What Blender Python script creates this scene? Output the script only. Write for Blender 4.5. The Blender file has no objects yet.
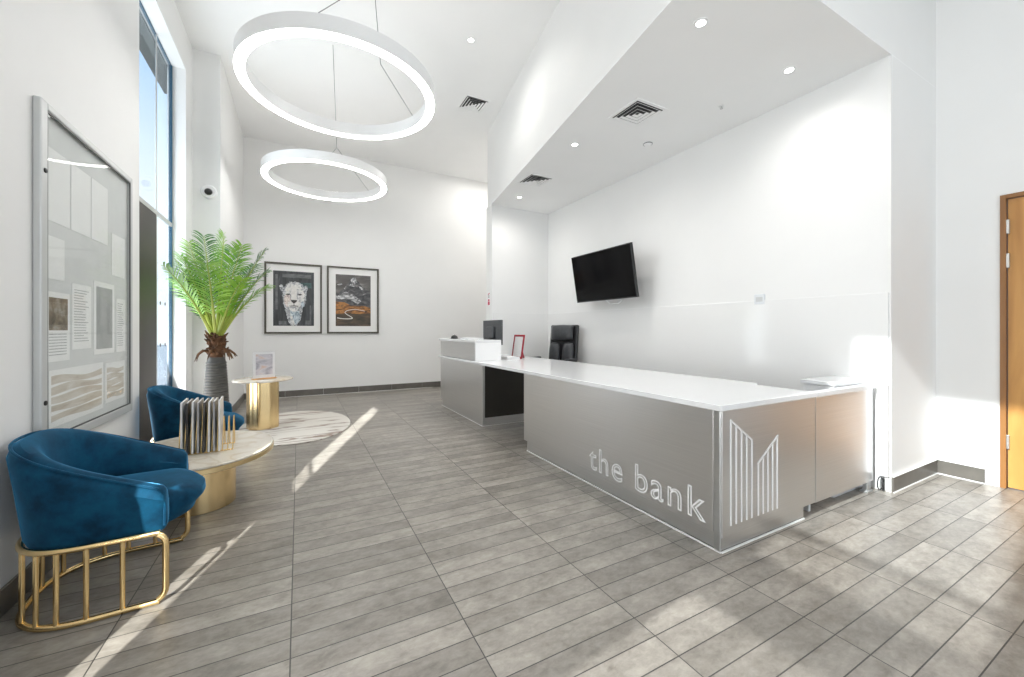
import bpy, bmesh, math, random
from mathutils import Vector, Matrix
random.seed(7)
C = bpy.context.scene.collection
PI = math.pi
rad = math.radians

# ------------------------------------------------------------------ materials
def new_mat(name):
    m = bpy.data.materials.new(name); m.use_nodes = True
    nt = m.node_tree
    b = next(n for n in nt.nodes if n.type == 'BSDF_PRINCIPLED')
    return m, nt, b
def simple(name, col, rough=0.5, metal=0.0, noise=0.0, nscale=8.0, spec=0.5, coat=0.0):
    m, nt, b = new_mat(name)
    b.inputs['Base Color'].default_value = (*col, 1)
    b.inputs['Roughness'].default_value = rough
    b.inputs['Metallic'].default_value = metal
    b.inputs['Specular IOR Level'].default_value = spec
    b.inputs['Coat Weight'].default_value = coat
    if noise > 0:
        tc = nt.nodes.new('ShaderNodeTexCoord'); n = nt.nodes.new('ShaderNodeTexNoise')
        n.inputs['Scale'].default_value = nscale; n.inputs['Detail'].default_value = 4
        nt.links.new(tc.outputs['Object'], n.inputs['Vector'])
        r = nt.nodes.new('ShaderNodeValToRGB')
        r.color_ramp.elements[0].position = .3; r.color_ramp.elements[1].position = .7
        r.color_ramp.elements[0].color = (*[c*(1-noise) for c in col], 1)
        r.color_ramp.elements[1].color = (*[min(1, c*(1+noise)) for c in col], 1)
        nt.links.new(n.outputs['Fac'], r.inputs['Fac']); nt.links.new(r.outputs['Color'], b.inputs['Base Color'])
    return m
def emit(name, col, s):
    m, nt, b = new_mat(name)
    b.inputs['Base Color'].default_value = (*col, 1)
    b.inputs['Emission Color'].default_value = (*col, 1)
    b.inputs['Emission Strength'].default_value = s
    return m
def glass(name, tint=(1, 1, 1), refl=0.08, k=.45):
    m, nt, b = new_mat(name); nt.nodes.remove(b)
    out = next(n for n in nt.nodes if n.type == 'OUTPUT_MATERIAL')
    t = nt.nodes.new('ShaderNodeBsdfTransparent'); g = nt.nodes.new('ShaderNodeBsdfGlossy')
    t.inputs['Color'].default_value = (*tint, 1); g.inputs['Roughness'].default_value = 0.02
    f = nt.nodes.new('ShaderNodeLayerWeight'); f.inputs['Blend'].default_value = 0.25
    mu = nt.nodes.new('ShaderNodeMath'); mu.operation = 'MULTIPLY_ADD'
    mu.inputs[1].default_value = k; mu.inputs[2].default_value = refl
    nt.links.new(f.outputs['Facing'], mu.inputs[0])
    # Facing rises towards grazing angles
    mx = nt.nodes.new('ShaderNodeMixShader')
    p = nt.nodes.new('ShaderNodeMath'); p.operation = 'POWER'; p.inputs[1].default_value = 2.0
    nt.links.new(f.outputs['Facing'], p.inputs[0]); nt.links.new(p.outputs[0], mu.inputs[0])
    nt.links.new(mu.outputs[0], mx.inputs['Fac'])
    nt.links.new(t.outputs[0], mx.inputs[1]); nt.links.new(g.outputs[0], mx.inputs[2])
    nt.links.new(mx.outputs[0], out.inputs['Surface'])
    return m

M = {}
M['wall'] = simple('white_paint', (.825, .822, .812), .55, noise=.012, nscale=2.0, spec=.35)
M['ceil'] = simple('ceiling_paint', (.92, .92, .915), .7, noise=.01, nscale=2.0, spec=.2)
M['gloss_white'] = simple('gloss_white_panel', (.835, .832, .822), .10, noise=.01, nscale=1.5, spec=.4)
M['white'] = simple('white_solid', (.88, .88, .88), .3, noise=.01)
M['quartz'] = simple('white_worktop', (.80, .805, .81), .16, noise=.012, nscale=60)
M['matt_white'] = simple('white_card', (.88, .88, .88), .6, noise=.02)
M['silver'] = simple('aluminium', (.62, .63, .63), .35, 1.0, noise=.03, nscale=30)
M['silver_paint'] = simple('silver_painted_frame', (.58, .59, .585), .4, .3, noise=.02)
M['black'] = simple('black_plastic', (.012, .012, .013), .35, noise=.1)
M['screen'] = simple('black_screen', (.003, .003, .0035), .10, noise=.1, spec=.18)
M['dark_grey'] = simple('dark_grey_plastic', (.06, .064, .068), .45, noise=.08)
M['leather'] = simple('grey_black_leather', (.035, .037, .04), .38, noise=.25, nscale=25)
M['chrome'] = simple('chrome', (.75, .75, .76), .12, 1.0, noise=.02)
M['gold'] = simple('gold_tube', (.92, .68, .34), .22, 1.0, noise=.04, nscale=12)
M['wire_gold'] = simple('gold_wire', (.82, .58, .26), .25, 1.0, noise=.03)
M['bronze_frame'] = simple('dark_bronze_picture_frame', (.085, .075, .06), .35, .5, noise=.1)
M['mat_board'] = simple('white_mount_board', (.84, .835, .82), .8, noise=.01)
M['red'] = simple('red_plastic', (.33, .015, .03), .35, noise=.08)
M['red_ink'] = simple('red_ink', (.55, .03, .08), .6, noise=.08)
M['dark_brown'] = simple('dark_bronze_panel', (.045, .036, .028), .45, .2, noise=.15, nscale=3)
M['dark_soffit'] = simple('dark_exterior_soffit', (.02, .03, .03), .7, noise=.15)
M['blue_frame'] = simple('blue_grey_frame', (.025, .09, .15), .35, noise=.08)
M['white_frame'] = simple('pale_grey_frame', (.72, .74, .76), .35, noise=.02)
M['dark_laminate'] = simple('dark_brown_laminate', (.022, .019, .015), .35, noise=.15, nscale=5)
M['hinge'] = simple('steel_hinge', (.62, .6, .56), .3, 1.0, noise=.05)
M['sealant'] = simple('white_sealant', (.9, .9, .88), .5, noise=.02)
M['cable'] = simple('steel_cable', (.18, .18, .18), .4, .8, noise=.1)
M['line_white'] = simple('white_vinyl', (.92, .92, .92), .45, noise=.01)
M['ink'] = simple('grey_print', (.45, .45, .46), .7, noise=.2, nscale=40)
M['paving'] = simple('pale_paving', (.06, .085, .11), .8, noise=.15, nscale=2)
M['glass'] = glass('clear_glass', (.93, .97, 1.0), .03)
M['tint_glass'] = glass('tinted_glass', (.72, .74, .75), .03)
M['board_glass'] = glass('notice_board_glass', (.985, .99, .985), .03, .07)
M['acrylic'] = glass('clear_acrylic', (.985, .985, .99), .02, .06)
M['led'] = emit('ring_light_diffuser', (1.0, .985, .96), 15.5)
M['up_fill'] = emit('ring_up_fill', (1.0, .985, .96), 6.2)  # glow added on the hidden ring tops to brighten the ceiling
M['lamp'] = emit('downlight_lens', (1.0, .97, .92), 14.0)
M['wood_base'] = simple('oak_strip', (.55, .30, .12), .45, noise=.15, nscale=20)

# brushed metal: fine grain along the panel smears reflections vertically
def brushed(name, col, rough, grain=(1.5, 1.5, 260), bump=.12, var=.10, vscale=(1, 1, 60)):
    m, nt, b = new_mat(name)
    b.inputs['Metallic'].default_value = 1.0
    tc = nt.nodes.new('ShaderNodeTexCoord'); mp = nt.nodes.new('ShaderNodeMapping')
    mp.inputs['Scale'].default_value = grain
    n = nt.nodes.new('ShaderNodeTexNoise'); n.inputs['Scale'].default_value = 1.0; n.inputs['Detail'].default_value = 3
    nt.links.new(tc.outputs['Object'], mp.inputs['Vector']); nt.links.new(mp.outputs[0], n.inputs['Vector'])
    bp = nt.nodes.new('ShaderNodeBump'); bp.inputs['Strength'].default_value = bump; bp.inputs['Distance'].default_value = .002
    nt.links.new(n.outputs['Fac'], bp.inputs['Height']); nt.links.new(bp.outputs[0], b.inputs['Normal'])
    r = nt.nodes.new('ShaderNodeValToRGB')
    r.color_ramp.elements[0].color = (*[c*(1-var) for c in col], 1); r.color_ramp.elements[1].color = (*[min(1, c*(1+var)) for c in col], 1)
    nt.links.new(n.outputs['Fac'], r.inputs['Fac']); nt.links.new(r.outputs['Color'], b.inputs['Base Color'])
    b.inputs['Roughness'].default_value = rough
    return m
M['steel'] = brushed('brushed_steel_panel', (.70, .695, .69), .36)
M['gold_drum'] = brushed('brushed_gold_drum', (.86, .65, .35), .26, (1, 1, 220), .10, .06)
M['gold_rim'] = brushed('gold_rim', (.78, .60, .33), .28, (1, 1, 220), .05, .05)

# floor planks: rectangular tiles in a straight grid, dark joints, cloudy stone
def tile_mat(name, dark, light, joint, rough, scale=1.0, off=(0.026, -0.0105, 0), bw=.588, rh=.1028):
    m, nt, b = new_mat(name)
    tc = nt.nodes.new('ShaderNodeTexCoord'); mp = nt.nodes.new('ShaderNodeMapping')
    mp.inputs['Location'].default_value = off
    nt.links.new(tc.outputs['Object'], mp.inputs['Vector'])
    br = nt.nodes.new('ShaderNodeTexBrick'); br.offset = 0.0; br.squash = 1.0
    br.inputs['Scale'].default_value = scale; br.inputs['Mortar Size'].default_value = .0022
    br.inputs['Mortar Smooth'].default_value = .1; br.inputs['Bias'].default_value = 0
    br.inputs['Brick Width'].default_value = bw; br.inputs['Row Height'].default_value = rh
    br.inputs['Color1'].default_value = (.0, .0, .0, 1); br.inputs['Color2'].default_value = (1, 1, 1, 1)
    br.inputs['Mortar'].default_value = (.5, .5, .5, 1)
    nt.links.new(mp.outputs[0], br.inputs['Vector'])
    n1 = nt.nodes.new('ShaderNodeTexNoise'); n1.inputs['Scale'].default_value = 5.5; n1.inputs['Detail'].default_value = 8; n1.inputs['Roughness'].default_value = .62
    mp2 = nt.nodes.new('ShaderNodeMapping'); mp2.inputs['Scale'].default_value = (1, 1.7, 1)
    nt.links.new(tc.outputs['Object'], mp2.inputs['Vector'])
    # shift the cloud pattern from tile to tile
    add = nt.nodes.new('ShaderNodeVectorMath'); add.operation = 'MULTIPLY_ADD'
    add.inputs[1].default_value = (3, 5, 2)
    nt.links.new(br.outputs['Color'], add.inputs[0]); nt.links.new(mp2.outputs[0], add.inputs[2])
    nt.links.new(add.outputs[0], n1.inputs['Vector'])
    n3 = nt.nodes.new('ShaderNodeTexNoise'); n3.inputs['Scale'].default_value = 24; n3.inputs['Detail'].default_value = 6; n3.inputs['Roughness'].default_value = .7; n3.inputs['Distortion'].default_value = .4
    nt.links.new(add.outputs[0], n3.inputs['Vector'])
    mxn = nt.nodes.new('ShaderNodeMix'); mxn.inputs[0].default_value = .42
    nt.links.new(n1.outputs['Fac'], mxn.inputs[2]); nt.links.new(n3.outputs['Fac'], mxn.inputs[3])
    cr = nt.nodes.new('ShaderNodeValToRGB')
    cr.color_ramp.elements[0].position = .34; cr.color_ramp.elements[0].color = (*dark, 1)
    cr.color_ramp.elements[1].position = .66; cr.color_ramp.elements[1].color = (*light, 1)
    nt.links.new(mxn.outputs[0], cr.inputs['Fac'])
    tone = nt.nodes.new('ShaderNodeMapRange'); tone.inputs['To Min'].default_value = .80; tone.inputs['To Max'].default_value = 1.16
    nt.links.new(br.outputs['Color'], tone.inputs['Value'])
    mul = nt.nodes.new('ShaderNodeMix'); mul.data_type = 'RGBA'; mul.blend_type = 'MULTIPLY'; mul.inputs[0].default_value = 1.0
    nt.links.new(cr.outputs['Color'], mul.inputs[6]); nt.links.new(tone.outputs[0], mul.inputs[7])
    mj = nt.nodes.new('ShaderNodeMix'); mj.data_type = 'RGBA'
    nt.links.new(br.outputs['Fac'], mj.inputs[0]); nt.links.new(mul.outputs[2], mj.inputs[6]); mj.inputs[7].default_value = (*joint, 1)
    nt.links.new(mj.outputs[2], b.inputs['Base Color'])
    rr = nt.nodes.new('ShaderNodeMapRange'); rr.inputs['To Min'].default_value = rough-.06; rr.inputs['To Max'].default_value = rough+.10
    nt.links.new(n1.outputs['Fac'], rr.inputs['Value']); nt.links.new(rr.outputs[0], b.inputs['Roughness'])
    bp = nt.nodes.new('ShaderNodeBump'); bp.inputs['Strength'].default_value = .25; bp.inputs['Distance'].default_value = .002; bp.invert = True
    nt.links.new(br.outputs['Fac'], bp.inputs['Height']); nt.links.new(bp.outputs[0], b.inputs['Normal'])
    return m
M['floor'] = tile_mat('grey_plank_tiles', (.165, .148, .126), (.375, .345, .305), (.045, .042, .038), .34)
M['base_tile'] = simple('skirting_tile', (.125, .115, .10), .35, noise=.18, nscale=6)

def velvet():
    m, nt, b = new_mat('teal_velvet')
    tc = nt.nodes.new('ShaderNodeTexCoord'); n = nt.nodes.new('ShaderNodeTexNoise')
    n.inputs['Scale'].default_value = 9; n.inputs['Detail'].default_value = 6; n.inputs['Roughness'].default_value = .65
    nt.links.new(tc.outputs['Object'], n.inputs['Vector'])
    r = nt.nodes.new('ShaderNodeValToRGB')
    r.color_ramp.elements[0].position = .35; r.color_ramp.elements[0].color = (.001, .024, .055, 1)
    r.color_ramp.elements[1].position = .68; r.color_ramp.elements[1].color = (.004, .070, .14, 1)
    nt.links.new(n.outputs['Fac'], r.inputs['Fac']); nt.links.new(r.outputs['Color'], b.inputs['Base Color'])
    b.inputs['Roughness'].default_value = .75; b.inputs['Specular IOR Level'].default_value = .15
    b.inputs['Sheen Weight'].default_value = .7; b.inputs['Sheen Roughness'].default_value = .35
    b.inputs['Sheen Tint'].default_value = (.10, .42, .75, 1)
    return m
M['velvet'] = velvet()

def marble(name, base, vein, scale, stretch, rough, lo=.45, hi=.62):
    m, nt, b = new_mat(name)
    tc = nt.nodes.new('ShaderNodeTexCoord'); mp = nt.nodes.new('ShaderNodeMapping'); mp.inputs['Scale'].default_value = stretch
    nt.links.new(tc.outputs['Object'], mp.inputs['Vector'])
    n = nt.nodes.new('ShaderNodeTexNoise'); n.inputs['Scale'].default_value = scale; n.inputs['Detail'].default_value = 7
    n.inputs['Distortion'].default_value = 1.2
    nt.links.new(mp.outputs[0], n.inputs['Vector'])
    r = nt.nodes.new('ShaderNodeValToRGB'); e = r.color_ramp.elements
    e[0].position = lo; e[0].color = (*base, 1); e[1].position = hi; e[1].color = (*base, 1)
    k = e.new((lo+hi)/2); k.color = (*vein, 1)
    nt.links.new(n.outputs['Fac'], r.inputs['Fac']); nt.links.new(r.outputs['Color'], b.inputs['Base Color'])
    b.inputs['Roughness'].default_value = rough
    return m
M['cream_stone'] = marble('cream_stone', (.74, .69, .60), (.66, .58, .46), 5, (1, 1, 1), .12)
M['pale_stone'] = marble('pale_stone', (.78, .74, .67), (.62, .52, .40), 4, (1, 1, 1), .15)
M['rug'] = marble('marbled_rug', (.66, .63, .58), (.26, .19, .15), 1.3, (.55, 2.6, 1), .8, .50, .58)

def wood(name, c1, c2):
    m, nt, b = new_mat(name)
    tc = nt.nodes.new('ShaderNodeTexCoord'); mp = nt.nodes.new('ShaderNodeMapping'); mp.inputs['Scale'].default_value = (7, 7, .7)
    nt.links.new(tc.outputs['Object'], mp.inputs['Vector'])
    n = nt.nodes.new('ShaderNodeTexNoise'); n.inputs['Scale'].default_value = 1.6; n.inputs['Detail'].default_value = 6; n.inputs['Distortion'].default_value = .6
    nt.links.new(mp.outputs[0], n.inputs['Vector'])
    r = nt.nodes.new('ShaderNodeValToRGB')
    r.color_ramp.elements[0].position = .32; r.color_ramp.elements[0].color = (*c1, 1)
    r.color_ramp.elements[1].position = .68; r.color_ramp.elements[1].color = (*c2, 1)
    nt.links.new(n.outputs['Fac'], r.inputs['Fac']); nt.links.new(r.outputs['Color'], b.inputs['Base Color'])
    b.inputs['Roughness'].default_value = .35
    return m
M['oak'] = wood('honey_oak_veneer', (.42, .19, .045), (.62, .32, .09))
M['oak_frame'] = wood('oak_door_frame', (.22, .095, .025), (.33, .15, .045))

def leaf(name, c1, c2):
    m = simple(name, c1, .42, noise=.0)
    nt = m.node_tree; b = next(n for n in nt.nodes if n.type == 'BSDF_PRINCIPLED')
    tc = nt.nodes.new('ShaderNodeTexCoord'); n = nt.nodes.new('ShaderNodeTexNoise'); n.inputs['Scale'].default_value = 5
    nt.links.new(tc.outputs['Object'], n.inputs['Vector'])
    r = nt.nodes.new('ShaderNodeValToRGB'); r.color_ramp.elements[0].color = (*c1, 1); r.color_ramp.elements[1].color = (*c2, 1)
    r.color_ramp.elements[0].position = .35; r.color_ramp.elements[1].position = .65
    nt.links.new(n.outputs['Fac'], r.inputs['Fac']); nt.links.new(r.outputs['Color'], b.inputs['Base Color'])
    b.inputs['Subsurface Weight'].default_value = 0
    b.inputs['Transmission Weight'].default_value = 0
    return m
M['leaf'] = leaf('bright_palm_leaf', (.16, .40, .025), (.34, .60, .06))
M['leaf_dark'] = leaf('dark_palm_leaf', (.04, .15, .03), (.08, .26, .04))
M['stalk'] = leaf('yellow_green_stalk', (.30, .38, .05), (.42, .46, .09))
M['fibre'] = simple('brown_palm_fibre', (.10, .045, .018), .85, noise=.5, nscale=22)
M['pot'] = simple('ribbed_grey_pot', (.07, .067, .06), .55, noise=.25, nscale=14)

# ------------------------------------------------------------------ mesh builder
class MB:
    def __init__(s): s.v = []; s.f = []; s.mi = []
    def add(s, vs, fs, mi=0):
        o = len(s.v); s.v += [tuple(p) for p in vs]; s.f += [tuple(i+o for i in q) for q in fs]; s.mi += [mi]*len(fs); return s
    def box(s, x0, x1, y0, y1, z0, z1, mi=0, mat=None):
        vs = [(x, y, z) for z in (z0, z1) for y in (y0, y1) for x in (x0, x1)]
        if mat is not None: vs = [mat @ Vector(p) for p in vs]
        return s.add(vs, [(0, 2, 3, 1), (4, 5, 7, 6), (0, 1, 5, 4), (2, 6, 7, 3), (0, 4, 6, 2), (1, 3, 7, 5)], mi)
    def prism(s, pts, z0, z1, mi=0):      # pts counter-clockwise
        n = len(pts)
        vs = [(x, y, z0) for x, y in pts]+[(x, y, z1) for x, y in pts]
        fs = [tuple(range(n-1, -1, -1)), tuple(range(n, 2*n))]+[(i, (i+1) % n, n+(i+1) % n, n+i) for i in range(n)]
        return s.add(vs, fs, mi)
    def lathe(s, prof, n=48, c=(0, 0, 0), sx=1, sy=1, mi=0, cap=True):
        o = []
        for r, z in prof:
            for k in range(n):
                a = 2*PI*k/n; o.append((c[0]+r*sx*math.cos(a), c[1]+r*sy*math.sin(a), c[2]+z))
        fs = []
        for i in range(len(prof)-1):
            for k in range(n):
                k2 = (k+1) % n; fs.append((i*n+k, i*n+k2, (i+1)*n+k2, (i+1)*n+k))
        if cap:
            fs.append(tuple(range(n-1, -1, -1))); m = (len(prof)-1)*n; fs.append(tuple(range(m, m+n)))
        return s.add(o, fs, mi)
    def ring(s, R, r, z0, z1, n=96, mi=0):     # rectangular-section annulus
        prof = [(R, z0), (R, z1), (r, z1), (r, z0)]
        vs = []; fs = []
        for k in range(n):
            a = 2*PI*k/n
            for q, z in prof: vs.append((q*math.cos(a), q*math.sin(a), z))
        for k in range(n):
            k2 = (k+1) % n
            for j in range(4):
                j2 = (j+1) % 4; fs.append((k*4+j, k2*4+j, k2*4+j2, k*4+j2))
        return s.add(vs, fs, mi)
    def tube(s, pts, r, n=8, closed=False, mi=0, caps=True):
        pts = [Vector(p) for p in pts]; L = len(pts); rs = r if isinstance(r, (list, tuple)) else [r]*L
        vs = []; up = None
        for i, p in enumerate(pts):
            a = pts[(i-1) % L] if (closed or i > 0) else p; b = pts[(i+1) % L] if (closed or i < L-1) else p
            t = (b-a).normalized()
            if up is None:
                up = Vector((0, 0, 1)) if abs(t.z) < .9 else Vector((1, 0, 0))
            u = (up-t*up.dot(t))
            if u.length < 1e-5: u = t.orthogonal()
            u.normalize(); w = t.cross(u); up = u
            for k in range(n):
                an = 2*PI*k/n; vs.append(p+(u*math.cos(an)+w*math.sin(an))*rs[i])
        fs = []
        for i in range(L if closed else L-1):
            j = (i+1) % L
            for k in range(n):
                k2 = (k+1) % n; fs.append((i*n+k, i*n+k2, j*n+k2, j*n+k))
        if not closed and caps:
            fs.append(tuple(range(n-1, -1, -1))); fs.append(tuple(range((L-1)*n, L*n)))
        return s.add(vs, fs, mi)
    def loops(s, loops, closed_u=True, cap=True, mi=0):   # list of loops, each the same number of points
        n = len(loops[0]); vs = [p for l in loops for p in l]; fs = []
        for i in range(len(loops)-1):
            for k in range(n if closed_u else n-1):
                k2 = (k+1) % n; fs.append((i*n+k, i*n+k2, (i+1)*n+k2, (i+1)*n+k))
        if cap:
            fs.append(tuple(range(n-1, -1, -1))); m = (len(loops)-1)*n; fs.append(tuple(range(m, m+n)))
        return s.add(vs, fs, mi)
    def build(s, name, mat, parent=None, smooth=False, bevel=0, subsurf=0, loc=None, seg=2):
        me = bpy.data.meshes.new(name); me.from_pydata(s.v, [], s.f)
        for mm in (mat if isinstance(mat, (list, tuple)) else [mat]): me.materials.append(mm)
        for p, i in zip(me.polygons, s.mi): p.material_index = i
        bm = bmesh.new(); bm.from_mesh(me); bmesh.ops.recalc_face_normals(bm, faces=bm.faces); bm.to_mesh(me); bm.free()
        if smooth:
            me.polygons.foreach_set('use_smooth', [True]*len(me.polygons))
        me.update()
        o = bpy.data.objects.new(name, me); C.objects.link(o)
        if parent: o.parent = parent
        if loc: o.location = loc
        if bevel:
            b = o.modifiers.new('bevel', 'BEVEL'); b.width = bevel; b.segments = seg; b.limit_method = 'ANGLE'; b.angle_limit = rad(35)
        if subsurf:
            b = o.modifiers.new('sub', 'SUBSURF'); b.levels = subsurf; b.render_levels = subsurf
        if smooth and not subsurf:
            try:
                me.set_sharp_from_angle(angle=rad(40))
            except Exception: pass
        return o

def tag(o, label=None, cat=None, group=None, kind=None):
    if label: o['label'] = label
    if cat: o['category'] = cat
    if group: o['group'] = group
    if kind: o['kind'] = kind
    return o
def thing(name, label, cat, loc=(0, 0, 0), rotz=0, group=None):
    o = bpy.data.objects.new(name, None); C.objects.link(o)
    o.empty_display_size = .1; o.location = loc; o.rotation_euler = (0, 0, rotz)
    return tag(o, label, cat, group)
def struct(name, mb, mat, parent=None, **k):
    o = mb.build(name, mat, parent, **k)
    if parent is None: o['kind'] = 'structure'
    return o
def dup(root, loc, rotz, label=None, group=None):
    r = root.copy(); C.objects.link(r); r.location = loc; r.rotation_euler = (0, 0, rotz)
    if label: r['label'] = label
    if group: r['group'] = group
    for ch in list(root.children):
        c = ch.copy(); C.objects.link(c); c.parent = r
        for g in list(ch.children):
            d = g.copy(); C.objects.link(d); d.parent = c
    return r

# ------------------------------------------------------------------ the room
XL, XR, YB, YR, ZC, ZS = -1.03, 4.41, 7.62, -2.6, 4.21, 3.02
TW = .15
struct('floor', MB().box(-1.3, 4.6, YR-.15, YB+.15, -.06, 0), M['floor'])
struct('ceiling', MB().box(-1.3, 4.6, YR-.15, YB+.15, ZC, ZC+.1), M['ceil'])
W1 = (.10, .86); W2 = (3.856, 5.218); HZ = 3.81
wl = MB()
x0, x1 = XL-TW, XL
wl.box(x0, x1, YR, W1[0], 0, ZC).box(x0, x1, W1[1], W2[0], 0, ZC).box(x0, x1, W2[1], YB, 0, ZC)
wl.box(x0, x1, W1[0], W1[1], HZ, ZC).box(x0, x1, W2[0], W2[1], HZ, ZC)
struct('wall_left', wl, M['wall'])
struct('wall_left_return', MB().box(XL, -.78, 5.5, YB, 0, ZC), M['wall'])
struct('wall_back', MB().box(-1.18, 4.56, YB, YB+.12, 0, ZC), M['wall'])
DY0, DY1, DZ = -.11, .861, 2.076
wr = MB()
wr.box(XR, XR+.15, YR, DY0, 0, ZC).box(XR, XR+.15, DY1, YB, 0, ZC).box(XR, XR+.15, DY0, DY1, DZ, ZC)
struct('wall_right', wr, M['wall'])
RX0, RX1, RZ = .2, 3.9, 3.2
rr_ = MB()
rr_.box(-1.18, RX0, YR-.15, YR, 0, ZC).box(RX1, 4.56, YR-.15, YR, 0, ZC).box(RX0, RX1, YR-.15, YR, RZ, ZC)
struct('wall_rear', rr_, M['wall'])
# staff bay behind the desk: raised bulkhead over a lower soffit, side wall, pier
bul = [(1.824, 1.187), (XR, 1.187), (XR, 5.68), (2.605, 5.68)]
struct('wall_bulkhead', MB().prism(bul, ZS+.004, ZC), M['wall'])
struct('ceiling_soffit', MB().prism(bul, ZS, ZS+.004), M['ceil'])
struct('wall_pier', MB().box(3.6, XR, 1.187, 5.68, 0, ZS), M['wall'])
struct('wall_niche', MB().box(2.585, 3.6, 5.475, 5.68, 0, ZS), M['wall'])
struct('trim_1', MB().box(3.59, 3.6, 1.2, 5.465, .02, 1.38), M['gloss_white'], bevel=.002)
struct('trim_2', MB().box(2.60, 3.59, 5.465, 5.475, .02, 1.38), M['gloss_white'], bevel=.002)

def baseboard(name, runs):
    b = MB(); z = .108
    for (xa, xb, ya, yb) in runs:
        # split into tiles with a hairline joint
        L = max(xb-xa, yb-ya); n = max(1, round(L/.6)); g = .0015
        for i in range(n):
            if xb-xa > yb-ya:
                b.box(xa+L*i/n+g, xa+L*(i+1)/n-g, ya, yb, .004, z)
            else:
                b.box(xa, xb, ya+L*i/n+g, ya+L*(i+1)/n-g, .004, z)
    return struct(name, b, M['base_tile'], bevel=.002)
baseboard('baseboard_back', [(-.78, XR, YB-.012, YB)])
baseboard('baseboard_left', [(XL, XL+.012, W1[1]+.05, W2[0]-.03), (XL, XL+.012, W2[1]+.02, 5.49), (XL+.012, -.78, 5.488, 5.5), (-.78, -.768, 5.5, YB-.012), (XL, XL+.012, YR, W1[0]-.05)])
baseboard('baseboard_pier', [(3.6, XR-.012, 1.175, 1.187)])
baseboard('baseboard_right', [(XR-.012, XR, .93, 1.187), (XR-.012, XR, YR, DY0-.07)])
seal = MB().box(3.6, XR-.012, 1.170, 1.176, 0, .006).box(XR-.018, XR-.012, .93, 1.176, 0, .006).box(-.768, 2.3, YB-.018, YB-.012, 0, .006)
seal.box(3.6, XR-.012, 1.170, 1.186, .108, .113).box(XR-.018, XR, .93, 1.186, .108, .113)
struct('trim_3', seal, M['sealant'])

# left windows: frame, transom, mullion, panes
def window(name, y0, y1, mull, frame_mat, panel_left):
    xg = XL-.105
    f = MB(); w = .022
    f.box(xg-.03, xg-.002, y0, y0+w, 0, HZ).box(xg-.03, xg-.002, y1-w, y1, 0, HZ)
    f.box(xg-.03, xg-.006, y0+w, y1-w, HZ-.006, HZ).box(xg-.03, xg+.01, y0+w, y1-w, 0, .05)
    win = struct(name, f, M[frame_mat], bevel=.003)
    t = MB().box(xg-.016, xg+.0, y0+w, y1-w, 2.165, 2.205)
    struct('transom', t, M['silver_paint'], win, bevel=.003)
    if mull:
        struct('mullion', MB().box(xg-.012, xg-.002, mull-.008, mull+.008, .05, HZ-.01), M['silver_paint'], win, bevel=.003)
    ys = [y0+w]+([mull-.008, mull+.008] if mull else [])+[y1-w]
    for i in range(0, len(ys), 2):
        for (za, zb) in ((.05, 2.165), (2.205, HZ-.01)):
            if panel_left and i == 0 and za < 1:
                struct('spandrel_panel', MB().box(xg-.02, xg-.004, ys[i], ys[i+1], za, zb), M['dark_brown'], win)
            else:
                struct('pane', MB().box(xg-.014, xg-.008, ys[i], ys[i+1], za, zb), M['tint_glass' if (za < 1 and not mull) else 'glass'], win)
    return win
struct('trim_4', MB().box(XL-.31, XL-TW, W2[0]-.5, W2[1]+.6, HZ-.02, HZ+.16), M['dark_soffit'])
w2 = window('window_2', W2[0], W2[1], 4.709, 'blue_frame', True)
for dz in (1.37, .98, .58):        # round manifestation dots on the pane
    for dy in (4.80, 4.95):
        d = MB().lathe([(.017, 0), (.017, .002)], 20)
        o = d.build('glass_dot', M['dark_grey'], w2); o.rotation_euler = (0, rad(90), 0); o.location = (XL-.106, dy, dz)
w1 = window('window_1', W1[0], W1[1], None, 'blue_frame', False)
xg = XL-.105
struct('sun_mask_rail', MB().box(xg-.025, xg+.004, W1[0]+.022, W1[1]-.022, 1.64, 1.95), M['white_frame'], w1)  # unseen strip added to interrupt the sun streak on the floor
struct('sun_mask_stile', MB().box(xg-.025, xg+.004, W1[0]+.022, W1[0]+.17, .05, 1.64), M['white_frame'], w1)  # unseen panel added to narrow the lower sun streak
struct('sun_block_fin', MB().box(-2.3, XL-TW, 3.50, 3.62, 0, 4.6), M['dark_soffit'])     # unseen fin added outside to keep the sun off the far window
# rear entrance glazing (behind the camera)
f = MB(); yg = YR-.08
for xa in (RX0, 1.40, 2.62, RX1-.06): f.box(xa, xa+.06, yg-.03, yg+.03, 0, RZ)
f.box(RX0+.06, RX1-.06, yg-.03, yg+.03, RZ-.06, RZ).box(RX0+.06, RX1-.06, yg-.03, yg+.03, 2.15, 2.21)
w3 = struct('window_3', f, M['blue_frame'])
struct('pane', MB().box(RX0, RX1, yg-.004, yg+.004, 0, RZ), M['glass'], w3)
struct('ground_outside', MB().box(-30, -1.2, -20, 40, -.12, -.06).box(-1.2, 30, -30, YR-.15, -.12, -.06), M['paving'])

struct('sun_block_roof', MB().box(-1.7, 6, -9.5, YR-.15, 3.25, 3.45), M['white_frame'])     # unseen roof slab added to block sun through the rear glazing
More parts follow.
